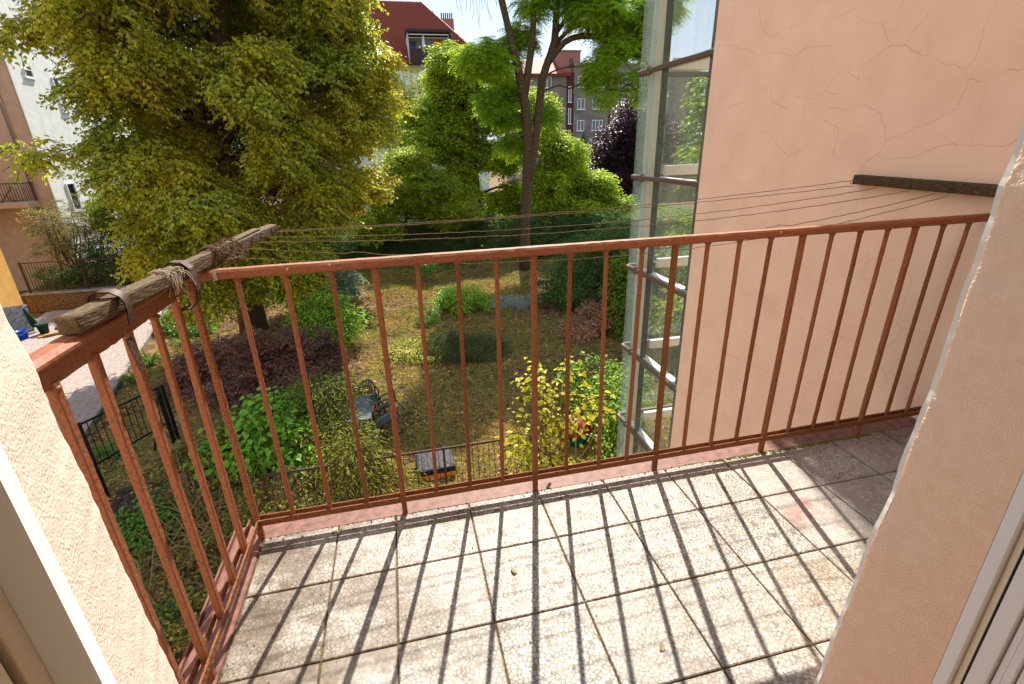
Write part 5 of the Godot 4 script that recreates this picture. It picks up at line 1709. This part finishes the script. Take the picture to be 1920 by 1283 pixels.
func make_garden_plants() -> void:
	var w := Color.WHITE
	var broad := sprig(14, 0.42, 0.10, 0.075, Color(0.045, 0.125, 0.018), Color(0.08, 0.18, 0.025), 0, 0.3, 0, 0.7)
	var lime := sprig(16, 0.40, 0.075, 0.05, Color(0.07, 0.15, 0.018), Color(0.12, 0.21, 0.03), 0, 0.3, 0, 0.8)
	var yellow := sprig(11, 0.55, 0.115, 0.085, Color(0.20, 0.22, 0.016), Color(0.30, 0.28, 0.02), 0, 0.2, 0, 0.35)
	var willow := sprig(22, 0.55, 0.105, 0.016, Color(0.11, 0.155, 0.025), Color(0.17, 0.19, 0.03), 1, 0.7, 0, 0.7)
	var purple := sprig(24, 0.42, 0.062, 0.045, Color(0.055, 0.026, 0.026), Color(0.11, 0.055, 0.045), 0, 0.2, 0, 0.8)
	var fine := sprig(24, 0.45, 0.10, 0.022, Color(0.035, 0.06, 0.02), Color(0.07, 0.09, 0.03), 1, 0.35, 0, 0.7)
	var silver := sprig(22, 0.3, 0.05, 0.016, Color(0.30, 0.33, 0.30), Color(0.40, 0.42, 0.38), 1, 0.0, 0, 0.8)
	var pink := sprig(14, 0.35, 0.07, 0.05, Color(0.26, 0.13, 0.09), Color(0.34, 0.20, 0.13), 0, 0.2, 0, 0.8)
	var bramble := sprig(12, 0.45, 0.07, 0.05, Color(0.075, 0.115, 0.02), Color(0.12, 0.14, 0.022), 0, 0.3, 0, 0.9)

	bush("purple_shrub", "wide purple-leaved barberry shrub beside the lawn", "shrub", v3(-4.6, G, -15.2), [[v3(-5.6, -5.3, -15.4), v3(1.4, 0.85, 1.2)], [v3(-4.2, -5.1, -14.8), v3(1.3, 1.0, 1.2)], [v3(-3.0, -5.2, -15.2), v3(1.2, 0.85, 1.1)], [v3(-6.6, -5.5, -15.6), v3(0.8, 0.5, 0.8)], [v3(-4.2, -5.55, -13.7), v3(1.5, 0.5, 0.7)]], 1700, purple, 1.15, M.leaf_purple, [Color(0.9, 0.95, 0.9), Color(1.9, 1.7, 1.4)], {"gap": -0.02})
	bush("leafy_shrub", "tall fresh green shrub between the linden and the lawn", "shrub", v3(-2.8, G, -18.6), [[v3(-2.9, -5.0, -18.8), v3(1.0, 1.1, 1.0)], [v3(-2.2, -4.9, -18.0), v3(0.9, 1.0, 0.9)], [v3(-3.4, -4.2, -19.4), v3(0.8, 0.7, 0.8)]], 620, lime, 1.3, M.leaf, [Color(1.6, 1.6, 1.2), Color(2.6, 2.3, 1.6)], {"gap": -0.12})
	bush("leafy_shrub", "bluish shrub right of the slim black trunk", "shrub", v3(-2.6, G, -24.5), [[v3(-2.5, -4.9, -24.5), v3(0.9, 1.1, 0.8)]], 300, sprig(16, 0.4, 0.08, 0.05, Color(0.09, 0.15, 0.12), Color(0.14, 0.20, 0.17), 0, 0.3, 0, 0.8), 1.1, M.leaf, [w, Color(1.2, 1.2, 1.2)])
	bush("low_plant", "low yellow-green plant in the sun at the left of the conifer", "plant", v3(0.75, G, -16.0), [[v3(0.55, -5.85, -16.1), v3(0.75, 0.25, 0.7)], [v3(1.3, -5.85, -15.4), v3(0.6, 0.22, 0.5)]], 330, sprig(14, 0.4, 0.12, 0.03, Color(0.20, 0.24, 0.04), Color(0.30, 0.29, 0.05), 1, 0.1, 0, 0.8), 0.9, M.leaf, [w, Color(1.2, 1.1, 1.0)])
	bush("spreading_conifer", "low spreading dark conifer in the middle of the lawn", "shrub", v3(2.6, G, -15.6), [[v3(2.1, -5.65, -15.6), v3(1.05, 0.42, 0.9)], [v3(3.2, -5.7, -15.4), v3(0.95, 0.34, 0.8)], [v3(2.2, -5.5, -15.9), v3(0.6, 0.35, 0.6)]], 900, fine, 0.9, M.leaf_dark, [w, Color(1.5, 1.4, 1.2)], {"shell": 0.35})
	bush("flower_bush", "round green bush at the far end of the sunny lawn", "bush", v3(3.1, G, -21), [[v3(2.8, -5.5, -21.2), v3(0.75, 0.65, 0.7)], [v3(3.7, -5.45, -20.8), v3(0.85, 0.65, 0.7)]], 480, lime, 1.05, M.leaf_glossy, [Color(1.2, 1.4, 1.0), Color(2.0, 1.9, 1.0)], {"gap": -0.12})
	bush("small_plant", "thin upright plant in front of the round green bush", "plant", v3(1.6, G, -19.8), [[v3(1.6, -5.55, -19.8), v3(0.35, 0.5, 0.35)], [v3(1.3, -5.8, -19.4), v3(0.4, 0.25, 0.4)]], 90, broad, 0.7, M.leaf, [w, Color(1.4, 1.2, 1.2)])
	bush("silver_plant", "low silver-leaved plant right of the round green bush", "plant", v3(5.7, G, -20.7), [[v3(5.2, -5.75, -20.8), v3(0.75, 0.28, 0.5)], [v3(6.3, -5.75, -20.6), v3(0.6, 0.28, 0.5)]], 420, silver, 0.9, M.leaf_dark, [w, Color(1.25, 1.25, 1.25)])
	bush("sapling", "small sapling in shade under the handrail's left third", "sapling", v3(2.0, G, -27), [[v3(2.05, -4.9, -27), v3(0.45, 0.55, 0.45)]], 60, broad, 0.9, M.leaf, [Color(1.2, 1.2, 1.3), Color(1.6, 1.4, 1.5)], {"thick": 0.03})
	bush("pink_bush", "reddish-leaved bush catching the sun by the glass tower", "bush", v3(8.0, G, -16.4), [[v3(8.2, -5.3, -16.4), v3(0.7, 0.55, 0.7)], [v3(7.3, -5.6, -16.0), v3(0.7, 0.4, 0.6)]], 380, pink, 0.95, M.leaf, [w, Color(1.2, 1.1, 1.1)])
	bush("yellow_bush", "open shrub with large yellow-green leaves close below the railing", "bush", v3(3.75, G, -7.3), [[v3(3.45, -3.6, -7.3), v3(0.45, 0.7, 0.45)], [v3(3.9, -3.9, -7.2), v3(0.6, 0.55, 0.5)], [v3(2.95, -4.3, -7.1), v3(0.45, 0.4, 0.45)], [v3(3.2, -4.9, -6.9), v3(0.45, 0.45, 0.45)]], 70, yellow, 1.0, M.leaf, [w, Color(1.15, 1.05, 1.0)], {"gap": -0.1, "stems": 8, "thick": 0.025})
	bush("lime_bush", "dense bright green bush at the foot of the glass tower", "bush", v3(5.5, G, -8.6), [[v3(5.75, -5.2, -8.8), v3(0.55, 0.9, 0.7)], [v3(5.35, -5.7, -7.8), v3(0.4, 0.4, 0.4)], [v3(6.2, -4.9, -9.4), v3(0.6, 0.7, 0.6)], [v3(5.5, -4.8, -10.0), v3(0.7, 0.6, 0.5)]], 720, lime, 1.0, M.leaf, [Color(1.2, 1.2, 1.0), Color(1.8, 1.5, 1.1)], {"gap": -0.15})
	bush("willow_shrub", "feathery light green shrub with narrow leaves by the garden table", "shrub", v3(-1.5, G, -10.4), [[v3(-1.7, -4.6, -10.6), v3(0.65, 0.7, 0.6)], [v3(-1.35, -5.3, -9.6), v3(0.65, 0.6, 0.6)], [v3(-2.0, -4.9, -11.4), v3(0.6, 0.6, 0.6)]], 420, willow, 1.05, M.leaf, [Color(1.0, 1.05, 1.0), Color(1.45, 1.25, 0.95)], {"gap": -0.15})
	bush("willow_shrub", "feathery light green shrub with narrow leaves nearest the mesh fence", "shrub", v3(-0.6, G, -7.9), [[v3(-0.75, -4.9, -7.9), v3(0.5, 0.7, 0.5)], [v3(-0.35, -5.4, -7.4), v3(0.45, 0.5, 0.45)]], 260, willow, 1.0, M.leaf, [Color(1.0, 1.05, 1.0), Color(1.45, 1.25, 0.95)], {"gap": -0.1})
	bush("leafy_bush", "round bush of broad green leaves left of the garden table", "bush", v3(-2.8, G, -10.2), [[v3(-2.8, -5.1, -10.2), v3(0.75, 0.75, 0.7)], [v3(-3.7, -5.3, -9.9), v3(0.7, 0.6, 0.6)], [v3(-2.2, -5.4, -9.5), v3(0.6, 0.5, 0.5)]], 430, broad, 1.3, M.leaf, [Color(1.5, 1.5, 1.1), Color(2.3, 2.0, 1.2)], {"gap": -0.08})
	# tangle of thin stems below the side rail
	var tg := bush("bramble_thicket", "tangled thicket of bare stems and small leaves below the side rail", "thicket", v3(-3.2, G, -6.8), [[v3(-3.6, -5.6, -7.2), v3(1.5, 0.55, 1.2)], [v3(-2.3, -5.5, -7.8), v3(1.1, 0.65, 1.0)], [v3(-3.0, -5.6, -5.2), v3(1.2, 0.5, 1.2)], [v3(-4.4, -5.5, -8.6), v3(0.9, 0.6, 0.9)]], 420, bramble, 0.9, M.leaf, [Color(1.0, 1.0, 0.9), Color(1.8, 1.3, 0.7)], {"gap": 0.05, "stems": 30, "thick": 0.015})
	var st := smooth()
	for k in 150:
		var a := v3(rng.randf_range(-2.0, 2.0), rng.randf_range(-0.05, 0.3), rng.randf_range(-2.4, 2.2))
		limb(st, a, a + v3(rng.randfn() * 0.6, rng.randf_range(0.2, 1.0), rng.randfn() * 0.6), 0.015, 0.006, 0.2, 4)
	obj("twigs", st, M.twig, tg).set_meta("kind", "stuff")
	bush("ground_plant", "fresh green leafy plant by the wooden hatch", "plant", v3(-5.1, G, -7.9), [[v3(-5.1, -5.7, -7.9), v3(0.6, 0.35, 0.7)]], 130, broad, 0.85, M.leaf, [w, Color(1.3, 1.2, 1.1)])
	bush("ground_plant", "small green plant deep down behind the lowest side bar", "plant", v3(-3.7, G, -5.2), [[v3(-3.75, -5.75, -5.3), v3(0.38, 0.25, 0.38)]], 60, broad, 0.8, M.leaf, [w, Color(1.3, 1.2, 1.1)])
	bush("ground_plant", "green groundcover plant right of the iron gate", "plant", v3(-4.9, G, -10.4), [[v3(-4.9, -5.75, -10.4), v3(0.9, 0.3, 0.7)], [v3(-4.1, -5.7, -11.2), v3(0.8, 0.35, 0.6)]], 240, bramble, 0.9, M.leaf, [w, Color(1.5, 1.3, 1.0)])
	bush("ground_plant", "green bush beside the far end of the paved yard", "plant", v3(-9.4, G, -22.6), [[v3(-9.4, -5.65, -22.4), v3(0.9, 0.5, 0.9)], [v3(-8.6, -5.7, -21.4), v3(0.7, 0.4, 0.7)]], 330, broad, 1.0, M.leaf, [w, Color(1.4, 1.2, 1.1)])
	# long-leaved clumps by the path
	var L := Leaves.new()
	for k in 46:
		var a := rng.randf() * TAU
		var d := v3(cos(a), rng.randf_range(0.6, 2.0), sin(a)).normalized()
		var b := v3(rng.randfn() * 0.08, 0, rng.randfn() * 0.08)
		var l := rng.randf_range(0.35, 0.7)
		L.leaf(b, d, v3(cos(a) * -0.5, 1, sin(a) * -0.5), l, 0.045, pick(Color(0.06, 0.12, 0.03), Color(0.13, 0.18, 0.05)), 1)
		L.leaf(b + d * l * 0.7, v3(d.x, -0.15, d.z), v3(0, 1, 0), l * 0.5, 0.035, pick(Color(0.06, 0.12, 0.03), Color(0.13, 0.18, 0.05)), 1)
	var clump := L.mesh()
	for q in [[-9.0, -18.0, 1.3, "largest clump of long arching leaves at the yard's edge"], [-8.9, -16.4, 0.9, "smaller clump of long arching leaves nearer along the yard's edge"], [-7.3, -11.4, 1.0, "clump of pale strap leaves behind the iron gate"], [-8.6, -20.0, 0.8, "far clump of long leaves on the bank beside the yard"]]:
		var o := thing("lily_clump", q[3], "plant", v3(q[0], G, q[1]), q[2])
		var mi := put("foliage", clump, M.leaf, o)
		mi.scale = Vector3.ONE * q[2]

	# grass, moss and fallen leaves
	L = Leaves.new()
	for k in 11:
		var a := rng.randf() * TAU
		var d := v3(cos(a) * 0.8, rng.randf_range(0.5, 1.3), sin(a) * 0.8)
		L.leaf(v3(rng.randfn() * 0.05, 0, rng.randfn() * 0.05), d, v3(cos(a) * -0.6, 1, sin(a) * -0.6), rng.randf_range(0.05, 0.12), 0.012, pick(Color(0.215, 0.18, 0.05), Color(0.32, 0.25, 0.085)), 1)
	var tuft := L.mesh()
	var buf := PackedFloat32Array()
	var made := 0
	while made < 42000:
		var x := rng.randf_range(-9.0, 11.0)
		var z := -7.4 - rng.randf() * 24.0
		if x < path_edge(z) + 0.15: continue
		var lawn := smoothstep(-0.35, 0.35, lump.get_noise_2d(x * 0.35 + 7.0, z * 0.35) + 0.5 - absf(x - 2.0) * 0.07)
		if rng.randf() > lawn: continue
		made += 1
		var t := clampf(0.5 + 1.1 * lump.get_noise_2d(x * 0.5 - 40.0, z * 0.5), 0, 1)
		var c := Color(0.95, 0.92, 0.85).lerp(Color(0.62, 0.85, 0.6), t)
		add(buf, Basis(Vector3.UP, rng.randf() * TAU).scaled(Vector3.ONE * rng.randf_range(0.6, 1.3)), v3(x, G + 0.07 * lump.get_noise_2d(x * 1.1, z * 1.1) - 0.005, z), c)
	tag(copies("lawn_grass", null, tuft, M.grass, buf, "stuff"), "short dry yellowing grass of the garden lawn", "grass")
	buf = PackedFloat32Array()
	for k in 9000:
		var x := rng.randf_range(-12.0, 34.0)
		var z := -30.0 - rng.randf() * 36.0
		if x < -9.0 and z > -34.0: continue
		add(buf, Basis(Vector3.UP, rng.randf() * TAU).scaled(Vector3.ONE * rng.randf_range(1.0, 2.0)), v3(x, G + 0.05, z), Color(0.9, 0.95, 0.9).lerp(Color(1.6, 1.4, 1.1), rng.randf()))
	tag(copies("ground_cover", null, broad, M.leaf, buf, "stuff"), "leafy ground cover under the trees beyond the lawn", "ground cover")
	L = Leaves.new()
	L.leaf(v3(-0.04, 0.01, 0), v3(1, 0.15, 0.1), v3(0.2, 1, 0.3), 0.075, 0.05, Color(0.24, 0.155, 0.065), 0, 0.5)
	L.leaf(v3(0.03, 0.008, 0.06), v3(-0.4, 0.1, 0.8), v3(-0.3, 1, 0.1), 0.06, 0.045, Color(0.19, 0.115, 0.055), 0, 0.4)
	L.leaf(v3(-0.02, 0.006, -0.08), v3(0.5, 0.2, -0.8), v3(0.5, 1, 0.1), 0.065, 0.045, Color(0.30, 0.21, 0.10), 0, 0.6)
	buf = PackedFloat32Array()
	for k in 30000:
		var x := rng.randf_range(-8.8, 12.0)
		var z := -4.0 - rng.randf() * 28.0
		if x < path_edge(z) - 0.3: continue
		var c := Color(0.8, 0.8, 0.8).lerp(Color(1.9, 1.75, 1.5), pow(rng.randf(), 2.0))
		if rng.randf() < 0.07: c = Color(1.7, 1.9, 0.9)
		add(buf, (Basis(Vector3.UP, rng.randf() * TAU) * Basis(Vector3.RIGHT, rng.randfn() * 0.25)).scaled(Vector3.ONE * rng.randf_range(0.7, 1.6)), v3(x, G + 0.07 * lump.get_noise_2d(x * 1.1, z * 1.1) + 0.02, z), c)
	tag(copies("fallen_leaves", null, L.mesh(), M.litter, buf, "stuff"), "brown leaf litter lying over lawn and beds", "leaf litter")


# =====================================================================  things in the garden

func monobloc(label: String, at: Vector3, turn: float, tilt: float, roll: float, m: Material) -> Node3D:
	# plastic garden chair facing +z
	var o := thing("garden_chair", label, "chair", at, 0.0, "plastic garden chairs round the garden table")
	o.basis = Basis(Vector3.UP, turn) * Basis(Vector3.RIGHT, tilt) * Basis(Vector3(0, 0, 1), roll)
	var st := smooth()
	var sh := func(u: float, v: float) -> Vector3: return v3(u * (0.21 + 0.02 * v), 0.43 - 0.025 * (1.0 - u * u) + 0.02 * v - (0.05 * maxf(0.0, v - 0.7) / 0.3), v * 0.23)
	for i in 8:
		for j in 8:
			var u0 := -1.0 + i * 0.25
			var v0 := -1.0 + j * 0.25
			quad(st, sh.call(u0, v0 + 0.25), sh.call(u0 + 0.25, v0 + 0.25), sh.call(u0 + 0.25, v0), sh.call(u0, v0))
			var dn := Vector3(0, -0.012, 0)
			quad(st, sh.call(u0, v0) + dn, sh.call(u0 + 0.25, v0) + dn, sh.call(u0 + 0.25, v0 + 0.25) + dn, sh.call(u0, v0 + 0.25) + dn)
	obj("seat", st, m, o)
	st = smooth()
	var arch := []
	for k in 15:
		var a := PI * k / 14.0
		arch.append(v3(-cos(a) * 0.215, 0.60 + sin(a) * 0.26, -0.25 - 0.09 * (0.3 + sin(a))))
	arch.push_front(v3(-0.20, 0.42, -0.22))
	arch.append(v3(0.20, 0.42, -0.22))
	tube(st, arch, [0.021], 6)
	obj("back_frame", st, m, o)
	for k in 5:
		st = flat()
		var x := -0.12 + k * 0.06
		bar(st, v3(x * 0.9, 0.43, -0.225), v3(x, 0.60 + sqrt(maxf(0.0, 1.0 - pow(x / 0.215, 2.0))) * 0.25, -0.335), 0.034, 0.010, 0.003)
		obj("back_slat", st, m, o)
	for s in [-1.0, 1.0]:
		st = smooth()
		tube(st, curve([v3(s * 0.215, 0.64, -0.285), v3(s * 0.265, 0.66, -0.1), v3(s * 0.28, 0.655, 0.12), v3(s * 0.265, 0.60, 0.22), v3(s * 0.26, 0.42, 0.235)], 14), [0.024], 6)
		obj("armrest", st, m, o)
		for q in [[0.235, 0.27], [-0.21, -0.27]]:
			st = flat()
			bar(st, v3(s * 0.225, 0.43, q[0] * 0.92), v3(s * 0.265, 0.0, q[1] * 1.08), 0.042, 0.034, 0.006)
			obj("leg", st, m, o)
	return o


func make_garden_things() -> void:
	var st: SurfaceTool
	# table and chairs
	var t := thing("garden_table", "pale plastic garden table with chairs leaned against it", "table", v3(-1.05, G, -11.0), 0.08)
	st = flat()
	box(st, v3(0, 0.70, 0), v3(0.84, 0.03, 1.35), Basis(), 0.012)
	box(st, v3(0, 0.665, 0), v3(0.74, 0.05, 1.25))
	obj("table_top", st, M.table_white, t)
	for x in [-0.36, 0.36]:
		for z in [-0.58, 0.58]:
			st = flat()
			bar(st, v3(x, 0.66, z), v3(x * 1.08, 0, z * 1.05), 0.06, 0.06, 0.01)
			obj("leg", st, M.table_white, t)
	monobloc("dark plastic chair with arched back at the far end of the garden table", v3(-0.75, G, -12.15), 0.15, 0.05, 0.0, M.chair_green)
	monobloc("grey plastic chair with its slatted back towards the house at the table's near end", v3(-0.92, G, -9.95), PI + 0.1, 0.14, 0.0, M.chair_grey)
	monobloc("dark plastic chair tipped sideways onto the table with legs in the air", v3(-0.05, G + 0.10, -11.35), -PI / 2 - 0.2, 0.42, 0.08, M.chair_green)
	monobloc("grey plastic chair tipped onto the table beside the dark one", v3(-0.12, G + 0.08, -10.7), -PI / 2 + 0.15, 0.40, -0.05, M.chair_grey)
	# tarpaulin box
	var b := thing("tarp_box", "low box under a dark blue tarpaulin with an orange board below", "box", v3(0.92, G, -8.68), 0.06)
	st = smooth()
	for i in 18:
		for j in 12:
			var h := func(a: int, c: int) -> Vector3:
				var x := -0.44 + a * 0.0489
				var z := -0.42 + c * 0.07
				return v3(x, 0.30 + 0.02 * lump.get_noise_2d(x * 9, z * 9) - 0.03 * pow(absf(x) / 0.44, 6.0) - 0.03 * pow(absf(z) / 0.42, 6.0), z)
			quad(st, h.call(i, j + 1), h.call(i + 1, j + 1), h.call(i + 1, j), h.call(i, j))
	for i in 36:
		var e := func(k: int, y: float) -> Vector3:
			var a := TAU * k / 36.0
			var x := clampf(cos(a) * 0.66, -0.44, 0.44)
			var z := clampf(sin(a) * 0.64, -0.42, 0.42)
			return v3(x * (1.0 + (0.02 + 0.03 * sin(k * 2.3)) * (0.3 - y)), y, z * (1.0 + (0.02 + 0.03 * sin(k * 1.9)) * (0.3 - y)))
		quad(st, e.call(i + 1, 0.12), e.call(i, 0.12), e.call(i, 0.27), e.call(i + 1, 0.27))
	obj("tarpaulin", st, M.tarp, b)
	st = flat()
	box(st, v3(0, 0.07, 0.425), v3(0.84, 0.12, 0.03), Basis(), 0.004)
	obj("board", st, M.orange_board, b)
	st = flat()
	box(st, v3(0, 0.14, 0), v3(0.82, 0.24, 0.78))
	obj("crate", st, M.brown_trim, b)
	# red lidded tub
	var r := thing("lidded_tub", "teal tub under a domed dark red lid among the leaves", "tub", v3(4.62, G, -8.9))
	st = smooth()
	lathe(st, [[0.26, 0.0], [0.34, 0.05], [0.40, 0.36], [0.42, 0.40]], Vector3.ZERO, 24)
	obj("tub", st, M.teal_plastic, r)
	st = smooth()
	lathe(st, [[0.45, 0.40], [0.46, 0.44], [0.44, 0.46], [0.43, 0.50], [0.37, 0.62], [0.24, 0.71], [0.06, 0.745], [0.0, 0.745]], Vector3.ZERO, 28)
	obj("lid", st, M.red_plastic, r)
	st = smooth()
	tube(st, [v3(-0.07, 0.73, 0), v3(-0.06, 0.78, 0), v3(0.06, 0.78, 0), v3(0.07, 0.73, 0)], [0.012], 6)
	obj("handle", st, M.red_plastic, r)
	# mesh fence
	var f := thing("garden_fence", "low brown iron fence of thin bars close below the railing", "fence", v3(0, G, -7.6))
	for x in [-2.6, -0.95, -0.86, 1.1, 3.08, 3.17]:
		st = flat()
		box(st, v3(x, 0.63, 0), v3(0.05, 1.32, 0.05), Basis(), 0.006)
		obj("post", st, M.rusty_iron, f)
	for y in [1.25, 0.12]:
		st = flat()
		box(st, v3(0.28, y, 0.0), v3(5.8, 0.05, 0.035), Basis(), 0.005)
		obj("rail", st, M.rusty_iron, f)
	for k in 46:
		st = flat()
		box(st, v3(-2.52 + k * 0.125, 0.685, 0.0), v3(0.011, 1.1, 0.011))
		obj("bar", st, M.rusty_iron, f)
	# black iron gate by the yard
	var g := thing("iron_gate", "black iron gate panel with a diagonal stay beside the paved yard", "gate")
	var pl := v3(-6.645, G, -9.61)
	var pr := v3(-6.0, G, -11.75)
	for q in [[pl, 1.98, 0.07], [pr, 1.72, 0.10], [pr + v3(0.05, 0, -0.16), 1.70, 0.08]]:
		st = flat()
		box(st, q[0] + v3(0, q[1] / 2, 0), v3(q[2], q[1], q[2]), Basis(Vector3.UP, 0.3), 0.008)
		obj("post", st, M.iron, g)
	for y in [1.93, 0.88]:
		st = flat()
		bar(st, pl + v3(0, y, 0), pr + v3(0, y - 0.24, 0), 0.035, 0.045, 0.005)
		obj("rail", st, M.iron, g)
	for k in range(1, 13):
		st = flat()
		var q := pl.lerp(pr, k / 13.0) + v3(0, -0.24 * k / 13.0, 0)
		bar(st, q + v3(0, 0.9, 0), q + v3(0, 1.92, 0), 0.014, 0.014)
		obj("bar", st, M.iron, g)
	st = smooth()
	tube(st, [pr + v3(0.06, 1.68, 0.1), pl.lerp(pr, 0.45) + v3(0.5, 0.55, 0.1)], [0.032, 0.032], 8)
	obj("stay", st, M.iron, g)
	# wooden hatch
	var h := thing("wooden_hatch", "dark plank hatch lying flat in the bed below the gate", "hatch", v3(-5.85, G + 0.06, -9.2), 0.18)
	for k in 6:
		st = flat()
		box(st, v3(-0.42 + k * 0.168, 0, 0), v3(0.16, 0.04, 1.25), Basis(), 0.005)
		obj("plank", st, M.hatch, h)
	for z in [-0.45, 0.45]:
		st = flat()
		box(st, v3(0, 0.035, z), v3(1.0, 0.03, 0.09), Basis(), 0.004)
		obj("batten", st, M.hatch, h)
	# odds and ends at the foot of the yellow house
	var bk := thing("blue_bucket", "bright blue plastic bucket on the pavers by the yellow house", "bucket", v3(-15.75, G + 0.1, -22.6))
	st = smooth()
	lathe(st, [[0.0, 0.0], [0.15, 0.0], [0.20, 0.36], [0.21, 0.36], [0.21, 0.385], [0.195, 0.385], [0.145, 0.02], [0.0, 0.02]], Vector3.ZERO, 20)
	obj("body", st, M.blue_plastic, bk)
	st = smooth()
	var hp := []
	for k in 9: hp.append(v3(cos(PI * k / 8.0) * 0.2, 0.35 - 0.12 * sin(PI * k / 8.0), sin(PI * k / 8.0) * 0.2))
	tube(st, hp, [0.006], 5)
	obj("handle", st, M.tower_white, bk)
	var gp := thing("green_parasol", "folded dark green parasol standing behind the blue bucket", "parasol", v3(-15.75, G + 0.1, -23.6), 0.0)
	gp.rotation.z = 0.22
	gp.scale = Vector3.ONE * 0.62
	st = smooth()
	lathe(st, [[0.03, 0.0], [0.03, 0.35], [0.20, 0.36], [0.22, 0.7], [0.16, 1.3], [0.06, 1.8], [0.0, 1.85]], Vector3.ZERO, 11)
	obj("cloth", st, M.green_cloth, gp)
	var gr := thing("garden_pot", "green pot standing beside the folded parasol", "pot", v3(-15.3, G + 0.1, -23.2))
	st = smooth()
	lathe(st, [[0.0, 0.0], [0.16, 0.0], [0.22, 0.42], [0.24, 0.42], [0.24, 0.46], [0.2, 0.46], [0.0, 0.40]], Vector3.ZERO, 16)
	obj("body", st, M.green_cloth, gr)
	var sf := thing("foil_sheet", "crumpled silver sheet leaning at the foot of the yellow wall", "sheet", v3(-16.6, G + 0.1, -23.4), 0.4)
	st = flat()
	for i in 10:
		for j in 9:
			var q := func(a: int, c: int) -> Vector3: return v3(-0.7 + a * 0.14 + 0.03 * sin(a * 5.0 + c * 3.0), c * 0.13, -0.09 * c * 0.5 + 0.07 * sin(a * 2.7 + c * 1.9))
			quad(st, q.call(i, j), q.call(i + 1, j), q.call(i + 1, j + 1), q.call(i, j + 1))
	obj("sheet", st, M.silver_foil, sf)
	var gh := thing("garden_hose", "thin dark hose lying in loose loops on the pavers", "hose", v3(-14.9, G + 0.11, -24.0))
	st = smooth()
	var pts := []
	for k in 26: pts.append(v3(cos(k * 0.75) * (0.35 + 0.02 * k) + k * 0.02, 0.03 + 0.02 * absf(sin(k * 1.3)), sin(k * 0.75) * (0.3 + 0.015 * k)))
	tube(st, curve(pts, 120), [0.018], 5)
	obj("coil", st, M.green_wire, gh)
	var pk := thing("timber_offcut", "short light plank lying on the pavers near the hose", "plank", v3(-14.7, G + 0.13, -22.8), 0.5)
	st = flat()
	box(st, Vector3.ZERO, v3(1.1, 0.05, 0.22), Basis(), 0.006)
	box(st, v3(0.1, 0.055, 0.03), v3(0.9, 0.05, 0.2), Basis(Vector3.UP, 0.15), 0.006)
	obj("board", st, M.plank, pk)
